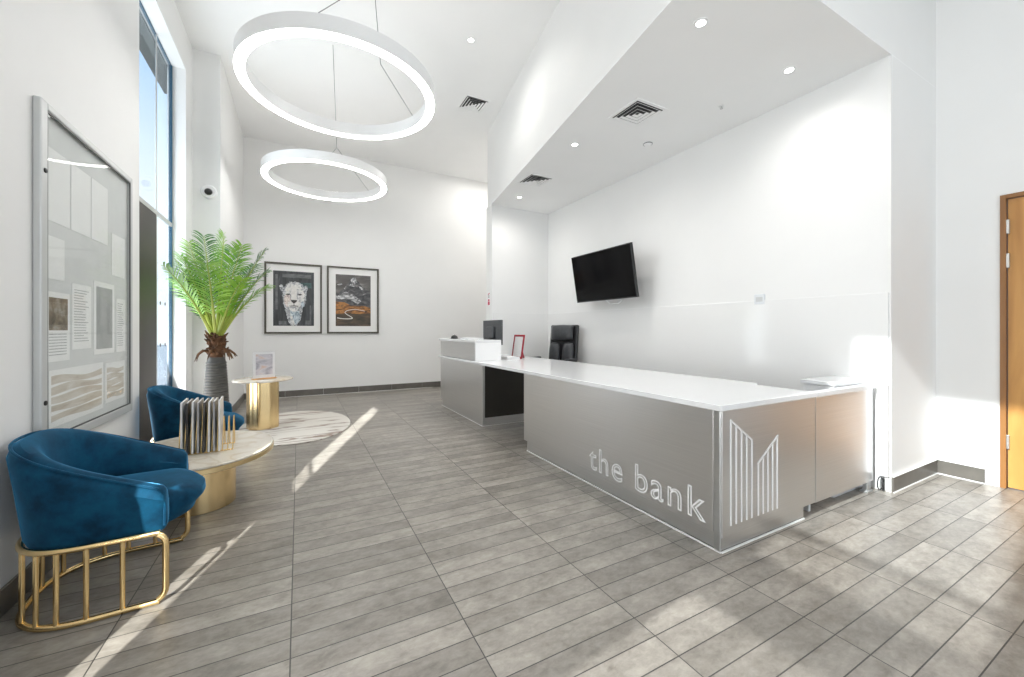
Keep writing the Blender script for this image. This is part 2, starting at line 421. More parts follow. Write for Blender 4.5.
# oak door in the right wall
dr = struct('door_1', MB().box(XR+.012, XR+.055, DY0+.03, DY1-.032, .008, DZ-.032), M['oak'], bevel=.002)
fr = MB().box(XR-.012, XR+.10, DY1-.028, DY1, 0, DZ).box(XR-.012, XR+.10, DY0, DY0+.028, 0, DZ).box(XR-.012, XR+.10, DY0+.028, DY1-.028, DZ-.028, DZ)
struct('door_frame', fr, M['oak_frame'], dr, bevel=.002)
for z in (1.80, 1.56, .28):
    struct('hinge', MB().box(XR-.004, XR+.014, DY1-.042, DY1-.020, z, z+.10), M['hinge'], dr, bevel=.002)
hd = MB().tube([(XR+.012, DY0+.09, 1.02), (XR-.045, DY0+.09, 1.02), (XR-.05, DY0+.10, 1.02), (XR-.05, DY0+.22, 1.02)], .009, 10)
struct('door_handle', hd, M['silver'], dr, smooth=True)

# ------------------------------------------------------------------ reception desk
X0 = 1.854
def light_line(*b):
    m = MB()
    for q in b: m.box(*q)
    return m
desk = thing('reception_counter', 'long low reception counter clad in brushed steel with outlined lettering on its front', 'counter', (X0, 1.26, 0))
def L(mb, off):            # shift a builder written in room coordinates to a thing's own frame
    mb.v = [(x-off[0], y-off[1], z-off[2]) for x, y, z in mb.v]; return mb
o_ = (X0, 1.26, 0)
L(MB().box(X0, X0+.03, 1.30, 3.23, .095, .715), o_).build('front_panel', M['steel'], desk, bevel=.002)
L(MB().box(X0, X0+.012, 1.262, 1.298, .012, .715), o_).build('corner_trim', M['silver'], desk, bevel=.003)
L(MB().box(X0+.0125, 2.757, 1.26, 1.295, .075, .715), o_).build('end_panel', M['steel'], desk, bevel=.002)
L(MB().box(X0+.03, 2.20, 1.32, 3.22, .10, .71), o_).build('carcass', M['dark_laminate'], desk)
L(MB().box(X0+.014, X0+.03, 1.30, 3.19, .012, .095).box(X0+.016, 2.64, 1.268, 1.29, .012, .075), o_).build('plinth', M['steel'], desk)
L(light_line((X0+.006, X0+.014, 1.266, 3.19, 0, .007), (X0+.014, 2.64, 1.260, 1.268, 0, .007)), o_).build('floor_bead', M['sealant'], desk)

def text_mesh(body, bevel):
    cu = bpy.data.curves.new('t', 'FONT'); cu.body = body; cu.size = 1; cu.fill_mode = 'NONE'; cu.bevel_depth = bevel; cu.bevel_resolution = 1
    cu.space_character = 1.12; cu.offset = -.008
    to = bpy.data.objects.new('t', cu); C.objects.link(to)
    bpy.context.view_layer.update()
    dg = bpy.context.evaluated_depsgraph_get()
    me = bpy.data.meshes.new_from_object(to.evaluated_get(dg))
    vs = [tuple(v.co) for v in me.vertices]; fs = [tuple(p.vertices) for p in me.polygons]
    bpy.data.objects.remove(to); bpy.data.curves.remove(cu); bpy.data.meshes.remove(me)
    return vs, fs
vs, fs = text_mesh('the bank', .019)
xa, xb = min(v[0] for v in vs), max(v[0] for v in vs); ya, yb = min(v[1] for v in vs), max(v[1] for v in vs)
Yl, Yr, Zb, Zt = 2.276, 1.337, .121, .287
def islands(vs, fs):
    par = list(range(len(vs)))
    def find(i):
        while par[i] != i: par[i] = par[par[i]]; i = par[i]
        return i
    for f_ in fs:
        for q in f_[1:]: par[find(q)] = find(f_[0])
    gr = {}
    for i in range(len(vs)): gr.setdefault(find(i), []).append(i)
    rng = sorted([(min(vs[i][0] for i in g), max(vs[i][0] for i in g), g) for g in gr.values()], key=lambda t: t[0])
    out = []
    for a, b, g in rng:
        if out and a < out[-1][1]-.005: out[-1][1] = max(out[-1][1], b); out[-1][2] += g
        else: out.append([a, b, list(g)])
    return [o[2] for o in out]
for g, chr_ in zip(islands(vs, fs), 'thebank'):
    idx = {i: k for k, i in enumerate(g)}
    gv = [vs[i] for i in g]; gf = [tuple(idx[q] for q in f_) for f_ in fs if f_[0] in idx]
    tm = MB()
    tm.add([(X0-.0025+v[2]*.03, Yl+(v[0]-xa)/(xb-xa)*(Yr-Yl), Zb+(v[1]-ya)/(yb-ya)*(Zt-Zb)) for v in gv], gf)
    o = L(tm, o_).build('letter', M['line_white'], desk); o['label'] = 'white outlined letter '+chr_
if 0:
  tm.add([(X0-.0025+v[2]*.03, Yl+(v[0]-xa)/(xb-xa)*(Yr-Yl), Zb+(v[1]-ya)/(yb-ya)*(Zt-Zb)) for v in vs], fs)

# emblem of two towers drawn with white lines on the end panel
em = MB()
def bar_(x, za, zb, w=.0042): em.box(x-w, x+w, 1.2565, 1.2602, za, zb)
xs = [1.934+.0448*i for i in range(5)]
for i, x in enumerate(xs): bar_(x, .126, .660-.0302*i)
xs2 = [2.171+.0446*i for i in range(5)]
for i, x in enumerate(xs2): bar_(x, .126, .406+.0302*i)
def slant(xa, za, xb, zb, w=.0042):
    d = Vector((xb-xa, 0, zb-za)).normalized(); n = Vector((-d.z, 0, d.x))*w
    a, b = Vector((xa, 0, za)), Vector((xb, 0, zb)); P = [a+n, a-n, b-n, b+n]
    em.add([(p.x, 1.2602, p.z) for p in P]+[(p.x, 1.2565, p.z) for p in P], [(0, 1, 2, 3), (7, 6, 5, 4), (0, 4, 5, 1), (1, 5, 6, 2), (2, 6, 7, 3), (3, 7, 4, 0)])
slant(xs[0]-.004, .663, xs[-1]+.004, .537); slant(xs2[0]-.004, .404, xs2[-1]+.006, .532)
o = L(em, o_).build('emblem', M['line_white'], desk); o['label'] = 'white line emblem of two slant-topped towers'

o_ = (1.87, 4.217, 0)
rc = thing('raised_counter', 'taller far reception counter with a white shelf over steel cladding', 'counter', o_)
X1 = 1.87
L(MB().box(X1, X1+.03, 4.217, 5.76, .10, .715), o_).build('front_panel', M['steel'], rc, bevel=.002)
o = L(MB().box(X1+.0305, 2.72, 4.219, 4.25, .10, .715), o_).build('side_panel', M['dark_laminate'], rc, bevel=.002); o['label'] = 'dark brown side panel'
L(MB().box(X1+.031, 2.5, 4.26, 5.76, .10, .71), o_).build('carcass', M['dark_laminate'], rc)
L(MB().box(X1+.012, X1+.03, 4.235, 5.72, .012, .10).box(X1+.031, 2.70, 4.235, 4.25, .012, .10), o_).build('plinth', M['steel'], rc)
L(light_line((X1+.004, X1+.012, 4.235, 5.72, 0, .007), (X1+.012, 2.70, 4.229, 4.235, 0, .007)), o_).build('floor_bead', M['sealant'], rc)
L(MB().box(X1, X1+.02, 4.43, 5.76, .747, .965), o_).build('upper_panel', M['steel'], rc, bevel=.001)
for ya_, yb_, xx_ in ((4.405, 4.43, X1-.008), (5.735, 5.76, X1+.02)):
    L(MB().box(xx_, 2.206, ya_, yb_, .747, .965), o_).build('upper_end_panel', M['white'], rc, bevel=.002)
L(MB().box(X1-.02, 2.206, 4.405, 5.785, .965, .997), o_).build('shelf', M['quartz'], rc, bevel=.003)

wt = MB().prism([(X0-.014, 1.248), (2.765, 1.248), (2.768, 1.62), (2.86, 1.66), (2.86, 5.475-.012), (2.60, 5.46), (2.58, 5.79), (X0-.008, 5.79)], .7152, .745)
tag(wt.build('worktop', M['quartz'], bevel=.003), 'long white polished worktop running over both reception counters', 'worktop')

o_ = (2.77, 1.26, 0)
fl = thing('counter_flap', 'steel staff gate between the lettered counter and the wall pier', 'gate', o_)
L(MB().box(2.768, 3.535, 1.262, 1.292, .07, .713), o_).build('gate_panel', M['steel'], fl, bevel=.002)
L(MB().box(2.772, 3.545, 1.252, 1.298, .713, .742), o_).build('gate_top', M['quartz'], fl, bevel=.002)
L(MB().box(3.45, 3.505, 1.264, 1.29, .0, .072).box(3.43, 3.52, 1.255, 1.30, 0, .012), o_).build('foot', M['silver'], fl, bevel=.002)
L(MB().box(2.768, 2.79, 1.30, 1.33, .0, .70), o_).build('hinge_post', M['white_frame'], fl, bevel=.002)

o_ = (3.12, 1.31, 0)
cab = thing('corner_cabinet', 'narrow white cabinet behind the steel gate, its top just showing above it', 'cabinet', o_)
L(MB().box(3.12, 3.588, 1.312, 1.50, .08, .75), o_).build('body', M['white'], cab, bevel=.002)
L(MB().box(3.10, 3.588, 1.306, 1.51, .75, .775), o_).build('top', M['quartz'], cab, bevel=.002)
L(MB().box(3.14, 3.58, 1.33, 1.48, 0, .08), o_).build('plinth', M['white_frame'], cab)
L(MB().box(3.112, 3.12, 1.32, 1.49, .09, .74), o_).build('door', M['white'], cab, bevel=.002)
post = MB().box(3.56, 3.597, 1.192, 1.24, .11, .742)
tag(post.build('end_post', M['white'], bevel=.002), 'narrow white post beside the pier where the gate closes', 'post')
cb = MB().tube([(3.56+.03*math.cos(a)*(1-.03*a/6), 1.225+.012*math.sin(a*.5), .055+.045*math.sin(a)) for a in [i*.35 for i in range(40)]], .004, 6)
tag(cb.build('cable_coil', M['black'], smooth=True), 'black coil of cable at the foot of the pier', 'cable')

# things on the counters
m = bpy.data.objects.new('monitor', None); C.objects.link(m); m.location = (2.27, 4.79, .745)
tag(m, 'black computer monitor standing behind the white end of the raised counter', 'monitor')
MB().box(-.016, .016, -.275, .275, .185, .505).build('screen_housing', M['dark_grey'], m, bevel=.006)
MB().box(.0165, .018, -.265, .265, .195, .495).build('screen', M['screen'], m)
MB().box(-.05, -.016, -.10, .10, .27, .42).build('rear_cover', M['dark_grey'], m, bevel=.012)
MB().box(-.045, -.02, -.03, .03, .012, .30).build('stand', M['black'], m, bevel=.004)
MB().box(-.11, .09, -.12, .12, 0, .012).build('base', M['black'], m, bevel=.004)

sh = thing('sign_holder', 'dark red framed sign holder leaning on the worktop beside the monitor', 'sign holder', (2.53, 4.60, .746), rad(-85))
tl = Matrix.Translation((0, 0, 0)) @ Matrix.Rotation(rad(-9), 4, 'X') 
fmb = MB(); W_, H_ = .24, .315
for q in ((-W_/2, -W_/2+.026, -.006, .006, 0, H_), (W_/2-.026, W_/2, -.006, .006, 0, H_), (-W_/2+.026, W_/2-.026, -.006, .006, 0, .026), (-W_/2+.026, W_/2-.026, -.006, .006, H_-.026, H_)):
    fmb.box(*q, mat=tl)
fmb.build('frame', M['red'], sh, bevel=.002)
MB().box(-W_/2+.02, W_/2-.02, -.003, .003, .02, H_-.02, mat=tl).build('card', M['matt_white'], sh)
MB().box(-.03, .03, .0, .006, .004, .19, mat=Matrix.Translation((0, .105, 0)) @ Matrix.Rotation(rad(20), 4, 'X')).build('strut', M['red'], sh)

bell = thing('desk_bell', 'small black dome-shaped desk item on the far shelf of the raised counter', 'bell', (1.95, 5.38, .997))
MB().lathe([(.055, 0), (.055, .008), (.052, .010)], 32).build('base', M['black'], bell, smooth=True)
MB().lathe([(.048, .010), (.047, .022), (.040, .036), (.026, .046), (.010, .050), (.0, .050)], 32, cap=False).build('dome', M['black'], bell, smooth=True)
MB().lathe([(.006, .049), (.006, .058), (.003, .060)], 12).build('button', M['chrome'], bell, smooth=True)
pp = MB()
for i in range(5):
    a = rad(random.uniform(-6, 6)); pp.box(-.105, .105, -.15, .15, .004*i, .004*i+.0036, mat=Matrix.Rotation(a, 4, 'Z'))
tag(pp.build('paper_stack', M['matt_white'], loc=(2.04, 4.95, .9975)), 'flat stack of white paper on the raised counter shelf near the monitor', 'paper')
pp = MB()
for i in range(7):
    a = rad(random.uniform(-5, 5)); pp.box(-.085, .085, -.13, .13, .005*i, .005*i+.0046, mat=Matrix.Rotation(a, 4, 'Z'))
tag(pp.build('paper_stack', M['matt_white'], loc=(2.37, 4.50, .7455)), 'loose white papers on the low worktop between the raised counter and the red sign holder', 'paper')

# ------------------------------------------------------------------ office chair
oc = thing('office_chair', 'black leather high-backed swivel chair behind the reception worktop', 'chair', (3.08, 4.62, 0), rad(200))
# local frame: +x is the way the sitter faces
tl = Matrix.Translation((-.23, 0, .50)) @ Matrix.Rotation(rad(-6), 4, 'Y')
def pad(mb, x0, x1, y0, y1, z0, z1, n=6, bulge=.022):
    loops_ = []
    for i in range(n+1):
        t = i/n; z = z0+(z1-z0)*t; b = bulge*math.sin(PI*t)**.5
        e = .012*(1-math.sin(PI*t)**.4)
        l = []
        for (u, v) in ((0, 0), (1, .12), (1, .5), (1, .88), (0, 1), (-.0, .5)):
            x = x0 if u == 0 else x1+b*(1 if v == .5 else .75)
            l.append(tl @ Vector((x, y0+e+(y1-y0-2*e)*v, z)))
        loops_.append(l)
    mb.loops(loops_)
b1 = MB(); b1.box(-.075, -.02, -.235, .235, 0, .70, mat=tl); b1.build('back_shell', M['black'], oc, bevel=.02, seg=3)
for y0, y1 in ((-.225, -.004), (.004, .225)):
    p_ = MB(); pad(p_, -.02, .035, y0, y1, .01, .45); p_.build('back_cushion', M['leather'], oc, smooth=True, subsurf=1)
p_ = MB(); pad(p_, -.02, .045, -.225, .225, .46, .70, bulge=.03); p_.build('headrest', M['leather'], oc, smooth=True, subsurf=1)
MB().box(-.25, .26, -.25, .25, .43, .53).build('seat', M['leather'], oc, bevel=.035, seg=4)
for s in (-1, 1):
    ar = MB().tube([(.08, s*.265, .47), (.10, s*.30, .56), (.09, s*.31, .68), (.02, s*.31, .715), (-.14, s*.30, .70), (-.24, s*.27, .66)], .016, 10)
    a_ = ar.build('armrest', M['black'], oc, smooth=True)
    MB().box(-.16, .10, s*.31-.03, s*.31+.03, .705, .735).build('arm_pad', M['leather'], a_, bevel=.012, seg=3)
MB().lathe([(.028, .10), (.028, .30), (.05, .38), (.09, .42), (.09, .43)], 20).build('gas_lift', M['chrome'], oc, smooth=True)
for k in range(5):
    a = 2*PI*k/5+.3; e = Vector((math.cos(a), math.sin(a), 0))
    lg = MB().tube([e*.02+Vector((0, 0, .115)), e*.16+Vector((0, 0, .10)), e*.29+Vector((0, 0, .075))], [.026, .02, .014], 8).build('leg', M['chrome'], oc, smooth=True)
    cs = MB().lathe([(.028, -.018), (.03, -.01), (.03, .01), (.028, .018)], 16)
    c_ = cs.build('caster', M['black'], lg, smooth=True); c_.rotation_euler = (rad(90), 0, a); c_.location = (e.x*.29, e.y*.29, .03)

# ------------------------------------------------------------------ television on its bracket
tvp = bpy.data.objects.new('wall_mounted_television', None); C.objects.link(tvp); tvp.location = (3.30, 3.83, 1.793)
tag(tvp, 'black flat-screen television tilted down on a bracket on the white wall', 'television')
tl = Matrix.Rotation(rad(9.6), 4, 'Y')
# tilted so that the top leans away from the wall
tl = Matrix.Rotation(rad(-9.6), 4, 'Y')
w_, h_ = 1.094/2, 1.094*9/32
MB().box(0, .035, -w_, w_, -h_, h_, mat=tl).build('housing', M['black'], tvp, bevel=.004)
MB().box(-.0015, .0, -w_+.012, w_-.012, -h_+.016, h_-.012, mat=tl).build('screen', M['screen'], tvp)
MB().box(.035, .07, -.30, .30, -.20, .16, mat=tl).build('rear_cover', M['black'], tvp, bevel=.01)
br = MB().box(.27, .2998, -.10, .10, -.12, .12).box(.06, .28, -.03, .03, -.03, .03)
br.build('wall_bracket', M['white_frame'], tvp, bevel=.003)
MB().tube([(.10, .04, -.29), (.16, .02, -.345), (.24, -.05, -.34), (.285, -.06, -.30)], .008, 8).build('bracket_strap', M['white'], tvp, smooth=True)

# ------------------------------------------------------------------ wall fittings
sk = thing('wall_plate', 'pale square socket plate on the white wall behind the desk', 'socket', (3.588, 3.5-.0, 1.385))
sk.location = (3.60, 2.073, 1.392)
MB().box(-.012, 0, -.045, .045, -.045, .045).build('plate', M['white_frame'], sk, bevel=.003)
MB().box(-.015, -.012, -.03, .03, -.02, .02).build('rocker', M['silver_paint'], sk, bevel=.002)
lab = thing('wall_sign', 'narrow white strip sign with red print on the end of the partition', 'sign', (2.583, 5.58, 1.62))
MB().box(-.002, 0, -.045, .045, -.13, .09).build('sticker', M['white'], lab)
im = MB()
for z0, z1, y0, y1 in ((-.115, -.065, -.03, .03), (-.06, -.025, -.022, .022)): im.box(-.0035, -.002, y0, y1, z0, z1)
im.build('red_block', M['red_ink'], lab)
im = MB().ring(.02, .012, 0, .0012, 20)
o = im.build('black_mark', M['dark_grey'], lab); o.rotation_euler = (0, rad(-90), 0); o.location = (-.002, 0, .015)
im = MB().box(-.0035, -.002, -.025, .025, .05, .062).box(-.0035, -.002, -.025, -.012, .05, .075).box(-.0035, -.002, .012, .025, .04, .062)
im.build('red_mark', M['red_ink'], lab)
cam_ = thing('security_camera', 'small white dome security camera on the wall beside the tall window', 'camera', (-.882, 5.5, 2.655))
o = MB().lathe([(.078, 0), (.078, .012), (.066, .03)], 28).build('mount', M['white'], cam_, smooth=True); o.rotation_euler = (rad(90), 0, 0)
o = MB().lathe([(.036, .03), (.036, .045), (.03, .058), (.018, .068), (0, .072)], 28, cap=False).build('dome', M['black'], cam_, smooth=True); o.rotation_euler = (rad(100), 0, 0)

# ------------------------------------------------------------------ ceiling fittings
def downlight(x, y, z, label, w=None):
    d = thing('downlight', label, 'ceiling light', (x, y, z), 0, 'round recessed downlights')
    MB().ring(.042, .028, -.005, .0, 32).build('bezel', M['white'], d)
    MB().lathe([(.028, -.004), (.028, -.001)], 28).build('lens', M['lamp'], d)
    li = bpy.data.lights.new('spot_bulb', 'SPOT'); li.energy = w or 40; li.spot_size = rad(165); li.spot_blend = 1.0; li.color = (1, .97, .93); li.shadow_soft_size = .04
    lo = bpy.data.objects.new('bulb', li); C.objects.link(lo); lo.parent = d; lo.location = (0, 0, -.02)
    return d
downlight(2.19, 1.62, ZS, 'recessed downlight in the soffit nearest the front left edge above the lettered counter', 30)
downlight(3.157, 1.61, ZS, 'recessed downlight in the soffit nearest the plain grey pier', 18)
downlight(2.49, 3.29, ZS, 'recessed downlight in the soffit between the two square vents')
downlight(2.78, 4.97, ZS, 'recessed downlight in the soffit farthest back, near the end wall', 22)
downlight(1.615, 3.945, ZC, 'recessed downlight in the high ceiling beside the larger hanging ring')
def vent(x0, x1, y0, y1, z, label):
    v = thing('ceiling_vent', label, 'vent', ((x0+x1)/2, (y0+y1)/2, z), 0, 'square four-way ceiling vents')
    a = (x1-x0)/2
    fm = MB(); A = a+.03
    fm.box(-A, A, -A, -a-.004, -.006, 0).box(-A, A, a+.004, A, -.006, 0).box(-A, -a-.004, -a-.004, a+.004, -.006, 0).box(a+.004, A, -a-.004, a+.004, -.006, 0)
    fm.build('frame', M['ceil'], v)
    MB().box(-a-.004, a+.004, -a-.004, a+.004, -.0009, -.0003).build('plenum', M['black'], v)
    N = 4
    for i in range(N):
        ro = a*(1-i/N)-.004; ri = ro-a/N*.48
        zt, zb = -.0015, -.0125
        bl = MB(); S = [(1, 1), (-1, 1), (-1, -1), (1, -1)]
        P = [(sx*ri, sy*ri, zt) for sx, sy in S]+[(sx*ro, sy*ro, zb) for sx, sy in S]
        P += [(p[0], p[1], p[2]+.0014) for p in P]
        F_ = []
        for k in range(4):
            k2 = (k+1) % 4
            F_ += [(k, k2, 4+k2, 4+k), (8+k, 12+k, 12+k2, 8+k2), (4+k, 4+k2, 12+k2, 12+k), (k, 8+k, 8+k2, k2)]
        bl.add(P, F_); bl.build('louvre', M['ceil'], v)
    return v
vent(2.47, 2.77, 2.415, 2.715, ZS, 'large square vent in the soffit directly above the worktop')
vent(2.50, 2.80, 4.17, 4.46, ZS, 'square vent in the soffit at the far end near the end wall')
vent(1.96, 2.26, 4.90, 5.20, ZC, 'square vent in the high ceiling half hidden by the bulkhead')
sd = thing('smoke_detector', 'round white smoke detector on the soffit near the middle vent', 'detector', (3.13, 2.92, ZS))
MB().lathe([(.0, -.022), (.03, -.022), (.042, -.012), (.045, 0)], 28).build('body', M['white'], sd, smooth=True)
MB().ring(.046, .043, -.012, -.006, 28).build('dark_rim', M['dark_grey'], sd)
sp = thing('ceiling_sprinkler', 'tiny sprinkler head on the soffit toward the pier', 'sprinkler', (3.16, 2.14, ZS))
MB().lathe([(.022, -.003), (.022, 0)], 20).build('plate', M['white'], sp)
MB().lathe([(.005, -.022), (.005, -.003)], 10).lathe([(.013, -.024), (.013, -.022)], 14).build('head', M['silver'], sp)

def ring_light(x, y, z, label, cables):
    R_, r_, h = .765, .690, .118
    t = thing('ring_pendant', label, 'pendant light', (x, y, z), 0, 'hanging ring lights')
    h_ = MB().ring(R_, r_, .006, h, 128)
    h_.build('housing', M['white'], t, smooth=True)
    MB().ring(R_-.004, r_+.004, 0, .006, 128).build('diffuser', M['led'], t)
    MB().ring(R_-.012, r_+.012, h, h+.004, 96).build('up_fill_ring', M['up_fill'], t)  # added upward glow, out of sight, fills the ceiling with light
    for pts in cables:
        MB().tube([(p[0]-x, p[1]-y, p[2]-z) for p in pts], .0028, 6).build('cable', M['cable'], t)
    return t
CAB1 = []; CAB2 = []
RZ1 = 3.10
def rim(cx, cy, deg): return (cx+.73*math.cos(rad(deg)), cy+.73*math.sin(rad(deg)), RZ1+.115)
can1 = (.58, 3.67, ZC); hub1 = (.645, 3.70, 3.50)
CAB1 = [[can1, hub1], [hub1, rim(.33, 3.66, 22)], [can1, rim(.33, 3.66, 250)]]
hub2 = (.40, 5.19, 3.30)
CAB2 = [[(.325, 4.72, ZC), hub2], [hub2, rim(.34, 5.92, 270)], [hub2, rim(.34, 5.92, 35)]]
ring_light(.33, 3.66, RZ1, 'larger-looking nearer white ring light hanging in front of the other ring', CAB1)
ring_light(.34, 5.92, RZ1, 'farther white ring light hanging near the back wall above the pictures', CAB2)

# ------------------------------------------------------------------ pictures
def poly(mb, pts, y, mi=0, depth=.0012, cx=0, cz=0, s=1):
    n = len(pts)
    vs = [(cx+p[0]*s, y, cz+p[1]*s) for p in pts]+[(cx+p[0]*s, y+depth, cz+p[1]*s) for p in pts]
    fs = [tuple(range(n)), tuple(range(2*n-1, n-1, -1))]+[(i, n+i, n+(i+1) % n, (i+1) % n) for i in range(n)]
    mb.add(vs, fs, mi)
def picture(x0, x1, z0, z1, label, draw):
    xc = (x0+x1)/2
    t = thing('framed_picture', label, 'picture', (xc, YB, z0), 0, 'framed pictures on the back wall')
    w = (x1-x0)/2; h = z1-z0; b = .028; d = .035
    f = MB().box(-w, -w+b, -d, 0, 0, h).box(w-b, w, -d, 0, 0, h).box(-w+b, w-b, -d, 0, 0, b).box(-w+b, w-b, -d, 0, h-b, h)
    f.build('frame', M['bronze_frame'], t, bevel=.003)
    MB().box(-w+b-.002, w-b+.002, -.012, -.004, b-.002, h-b+.002).build('mount', M['mat_board'], t)
    draw(t, h)
    return t
def ramp_mat(name, stops, scale, stretch, rough=.5, detail=6, distort=.5, axis=None):
    m, nt, b = new_mat(name); b.inputs['Roughness'].default_value = rough
    tc = nt.nodes.new('ShaderNodeTexCoord'); mp = nt.nodes.new('ShaderNodeMapping'); mp.inputs['Scale'].default_value = stretch
    nt.links.new(tc.outputs['Object'], mp.inputs['Vector'])
    n = nt.nodes.new('ShaderNodeTexNoise'); n.inputs['Scale'].default_value = scale; n.inputs['Detail'].default_value = detail; n.inputs['Distortion'].default_value = distort
    nt.links.new(mp.outputs[0], n.inputs['Vector'])
    r = nt.nodes.new('ShaderNodeValToRGB'); e = r.color_ramp.elements
    e[0].position = stops[0][0]; e[0].color = (*stops[0][1], 1); e[1].position = stops[-1][0]; e[1].color = (*stops[-1][1], 1)
    for p, c in stops[1:-1]:
        k = e.new(p); k.color = (*c, 1)
    nt.links.new(n.outputs['Fac'], r.inputs['Fac']); nt.links.new(r.outputs['Color'], b.inputs['Base Color'])
    return m
M['photo_dark'] = ramp_mat('dark_street_photo', [(.3, (.02, .02, .022)), (.6, (.06, .065, .07)), (.8, (.14, .14, .15))], 3, (6, 1, 1.2))
M['fur'] = ramp_mat('pale_mane', [(.3, (.20, .20, .22)), (.45, (.60, .60, .60)), (.6, (.80, .79, .76)), (.75, (.62, .50, .42))], 16, (1, 1, 1), detail=8, distort=1.5)
M['fur_blue'] = ramp_mat('blue_grey_beard', [(.35, (.12, .16, .20)), (.5, (.42, .50, .56)), (.65, (.72, .76, .78))], 20, (1, 1, .7), distort=1.5)
M['fur_shadow'] = simple('face_line', (.05, .045, .045), .6, noise=.2)
M['fur_light'] = simple('muzzle', (.74, .72, .70), .6, noise=.12, nscale=25)
M['print_grey'] = simple('print_grey', (.28, .29, .30), .6, noise=.3, nscale=14)
M['peak'] = ramp_mat('mountain_rock', [(.35, (.03, .032, .036)), (.52, (.09, .09, .095)), (.62, (.16, .15, .15)), (.72, (.60, .60, .62))], 9, (1, 1, 1.6), detail=9, distort=1)
M['cloud_sky'] = ramp_mat('stormy_sky', [(.3, (.07, .065, .062)), (.55, (.13, .12, .115)), (.75, (.28, .27, .26))], 4, (1, 1, 2.5))
M['snow'] = ramp_mat('snow_on_rock', [(.38, (.09, .09, .095)), (.5, (.30, .30, .31)), (.6, (.70, .70, .71))], 22, (1, 1, 1.3), detail=8, distort=1)
M['mist'] = ramp_mat('mist_band', [(.36, (.10, .10, .105)), (.5, (.34, .34, .35)), (.62, (.66, .66, .67))], 11, (1, 1, 2.2), distort=1.5)
M['moor'] = ramp_mat('orange_moor', [(.30, (.04, .025, .016)), (.44, (.16, .07, .025)), (.56, (.46, .20, .05)), (.70, (.12, .075, .04))], 7, (1, 1, 3.4), detail=8, distort=1)
M['moor_dark'] = ramp_mat('dark_moor', [(.3, (.025, .022, .018)), (.55, (.075, .055, .035)), (.75, (.16, .10, .05))], 6, (1, 1, 3), detail=8)
M['road'] = simple('pale_road', (.66, .64, .60), .6, noise=.1)
M['fur_warm'] = ramp_mat('pink_grey_fur', [(.32, (.25, .20, .19)), (.48, (.60, .50, .46)), (.62, (.80, .74, .70))], 26, (1, 1, 1), detail=8, distort=1.5)
M['fur_mid'] = ramp_mat('grey_fur', [(.32, (.07, .07, .08)), (.48, (.30, .31, .33)), (.64, (.66, .67, .68))], 22, (1, 1, 1), detail=8, distort=1.5)
M['shop_light'] = simple('street_sign_grey', (.13, .135, .14), .6, noise=.4, nscale=16)
M['teal_print'] = simple('street_teal', (.06, .11, .11), .6, noise=.4, nscale=16)
